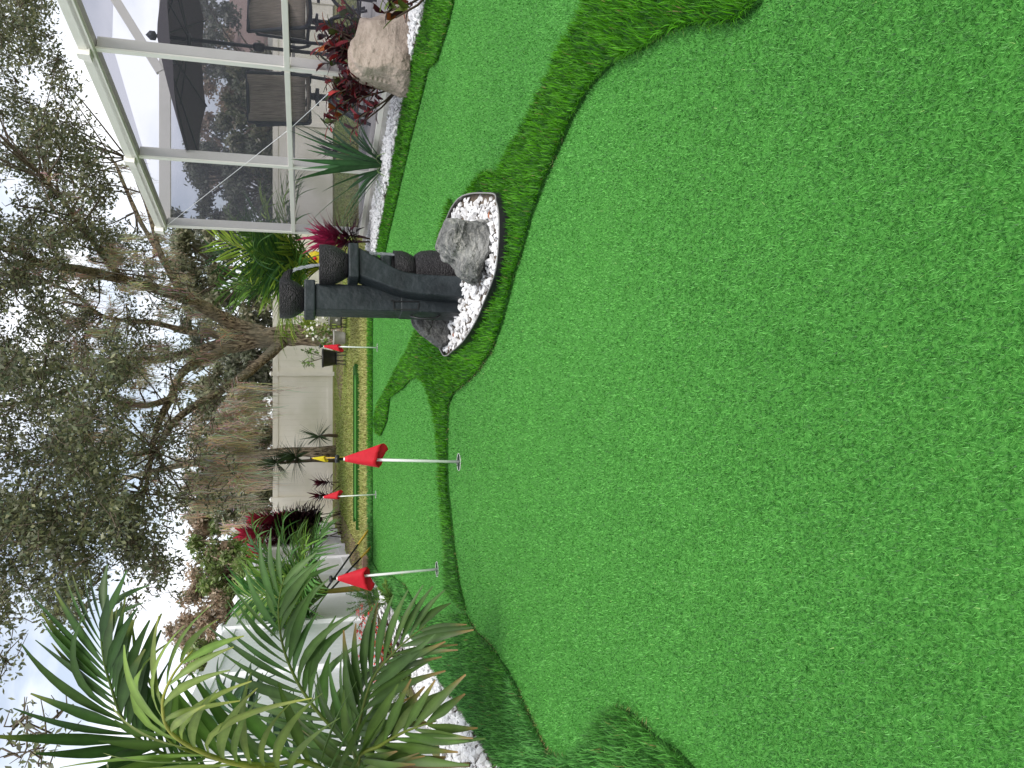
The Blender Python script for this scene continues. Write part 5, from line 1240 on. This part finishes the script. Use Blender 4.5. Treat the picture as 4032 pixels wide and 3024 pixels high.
# potted flowers under the oak
def potted(loc, label, pot_m, stand_h, pr, ph, kind, seed, name='potted_plant'):
    r_ = random.Random(seed); t_ = thing(name, label, 'potted plant', loc, 0)
    MB().lathe([(pr * .72, 0), (pr * .8, ph * .1), (pr * .98, ph * .85), (pr * 1.06, ph * .88), (pr * 1.06, ph), (pr * .9, ph), (pr * .85, ph * .8), (.01, ph * .78)], 24, (0, 0, stand_h)).build('pot', pot_m, t_, True)
    if stand_h > .08:
        for a in range(4):
            c_, s_ = math.cos(a * 1.57 + .4) * pr * .7, math.sin(a * 1.57 + .4) * pr * .7; MB().tube([(c_ * 1.1, s_ * 1.1, 0), (c_, s_, stand_h)], .012, 6).build('leg', M['black_plastic'], t_)
        MB().lathe([(pr * .2, 0), (pr * .8, .0), (pr * .8, .02), (pr * .2, .02)], 20, (0, 0, stand_h - .021)).build('tray', M['black_plastic'], t_)
    zt = stand_h + ph; lf = MB()
    if kind == 'white':
        for k in range(520):
            d = Vector((r_.gauss(0, 1), r_.gauss(0, .8), r_.gauss(.5, .8))).normalized(); p = d * .36 * r_.random() ** .4 + Vector((-.08, 0, zt + .18))
            lf.leaf(p, d, (0, 0, 1), r_.uniform(.07, .13), r_.uniform(.03, .05), .4, 3, .2, jit(r_.choice([(.24, .32, .06), (.32, .38, .08), (.16, .22, .05)]), .3), .2, .5)
        lf.build('foliage', M['leafattr'], t_, True)
        for k in range(60):
            d = Vector((r_.gauss(0, 1), r_.gauss(-.5, .6), r_.gauss(.3, .7))).normalized(); p = d * .38 * r_.uniform(.75, 1.08) + Vector((-.08, -.05, zt + .16)); fl = MB()
            for j in range(6):
                b = j * 1.05; fl.leaf(p, (math.cos(b), math.sin(b) * .5 - .3, math.sin(b)), (0, -1, .3), .028, .027, .1, 3, .1, (1, 1, 1), .5, .6)
            fl.build('flower', M['petal_white'], t_, True)
    elif kind == 'pink':
        for k in range(80):
            d = Vector((r_.gauss(0, 1), r_.gauss(0, 1), r_.gauss(.5, .6))).normalized(); lf.leaf(Vector((0, 0, zt)) + d * .08, d, (0, 0, 1), .09, .05, .5, 4, .2, jit((.05, .10, .03), .3), .2, .5)
        lf.build('foliage', M['leafattr'], t_, True)
        for k in range(9):
            p = Vector((r_.gauss(-.02, .09), r_.gauss(-.08, .05), zt + r_.uniform(.06, .2))); fl = MB()
            for j in range(14):
                v = Vector((r_.gauss(0, 1), r_.gauss(-.3, 1), r_.gauss(.2, 1))).normalized(); fl.leaf(p, v, (0, -1, .3), .045, .04, .2, 3, .2, (1, 1, 1), .5, .6)
            fl.build('flower', M['petal_pink'], t_, True)
    else:
        for s_ in range(7):
            a = r_.uniform(0, 6.28); tip_ = Vector((math.cos(a) * .16, math.sin(a) * .16, zt + r_.uniform(.2, .42)))
            lf.tube([(0, 0, zt - .05), tuple(tip_)], .005, 5, False, (.10, .09, .04))
            for k in range(12):
                d = Vector((r_.gauss(0, 1), r_.gauss(0, 1), r_.gauss(.2, .7))).normalized(); lf.leaf(tip_ + d * .02 - Vector((0, 0, r_.random() * .15)), d, (0, 0, 1), r_.uniform(.08, .14), .045, .6, 4, .2, jit((.14, .23, .06), .3), .1, .5)
        lf.build('foliage', M['leafattr'], t_, True)
    return t_
potted(tuple(g(1365, 1265)), 'white flowering bush in a grey pot on a stand by the oak', M['pot_grey'], .13, .19, .26, 'white', 51)
potted(tuple(g(1368, 1232) + Vector((0.12, -.3, 0))), 'pink flowers in a dark pot beside the fountain column', M['pot_black'], .34, .15, .24, 'pink', 52)
potted(tuple(g(1362, 1410)), 'leafy sprig in a black pot on a stand right of the fence post', M['pot_black'], .22, .20, .30, 'sprig', 53)
potted(tuple(g(1372, 1330) + Vector((0, .2, 0))), 'small empty grey pot standing against the oak trunk', M['pot_grey'], .05, .16, .26, 'sprig', 54)
# round yellow garden ornament behind the second bowl
yo = thing('garden_ornament', 'round yellow ornament with red centre behind the second bowl', 'ornament', (at(1240, 1018, 15.5).x, 15.5, 0), 0)
zc = at(1240, 1018, 15.5).z
MB().lathe([(.0, -.02), (.12, -.02), (.15, 0), (.12, .02), (.0, .02)], 28).build('disc', M['yellow'], yo, True).matrix_local = Matrix.Translation((0, 0, zc)) @ Matrix.Rotation(R(90), 4, 'X')
MB().lathe([(.0, -.01), (.035, -.008), (.035, .008), (.0, .01)], 16).build('centre', M['red'], yo, True).matrix_local = Matrix.Translation((0, -.03, zc)) @ Matrix.Rotation(R(90), 4, 'X')
MB().tube([(0, 0, -.02), (0, 0, zc - .1)], .008, 6).build('stake', M['black_plastic'], yo)
print('done', len(bpy.data.objects), 'objects')
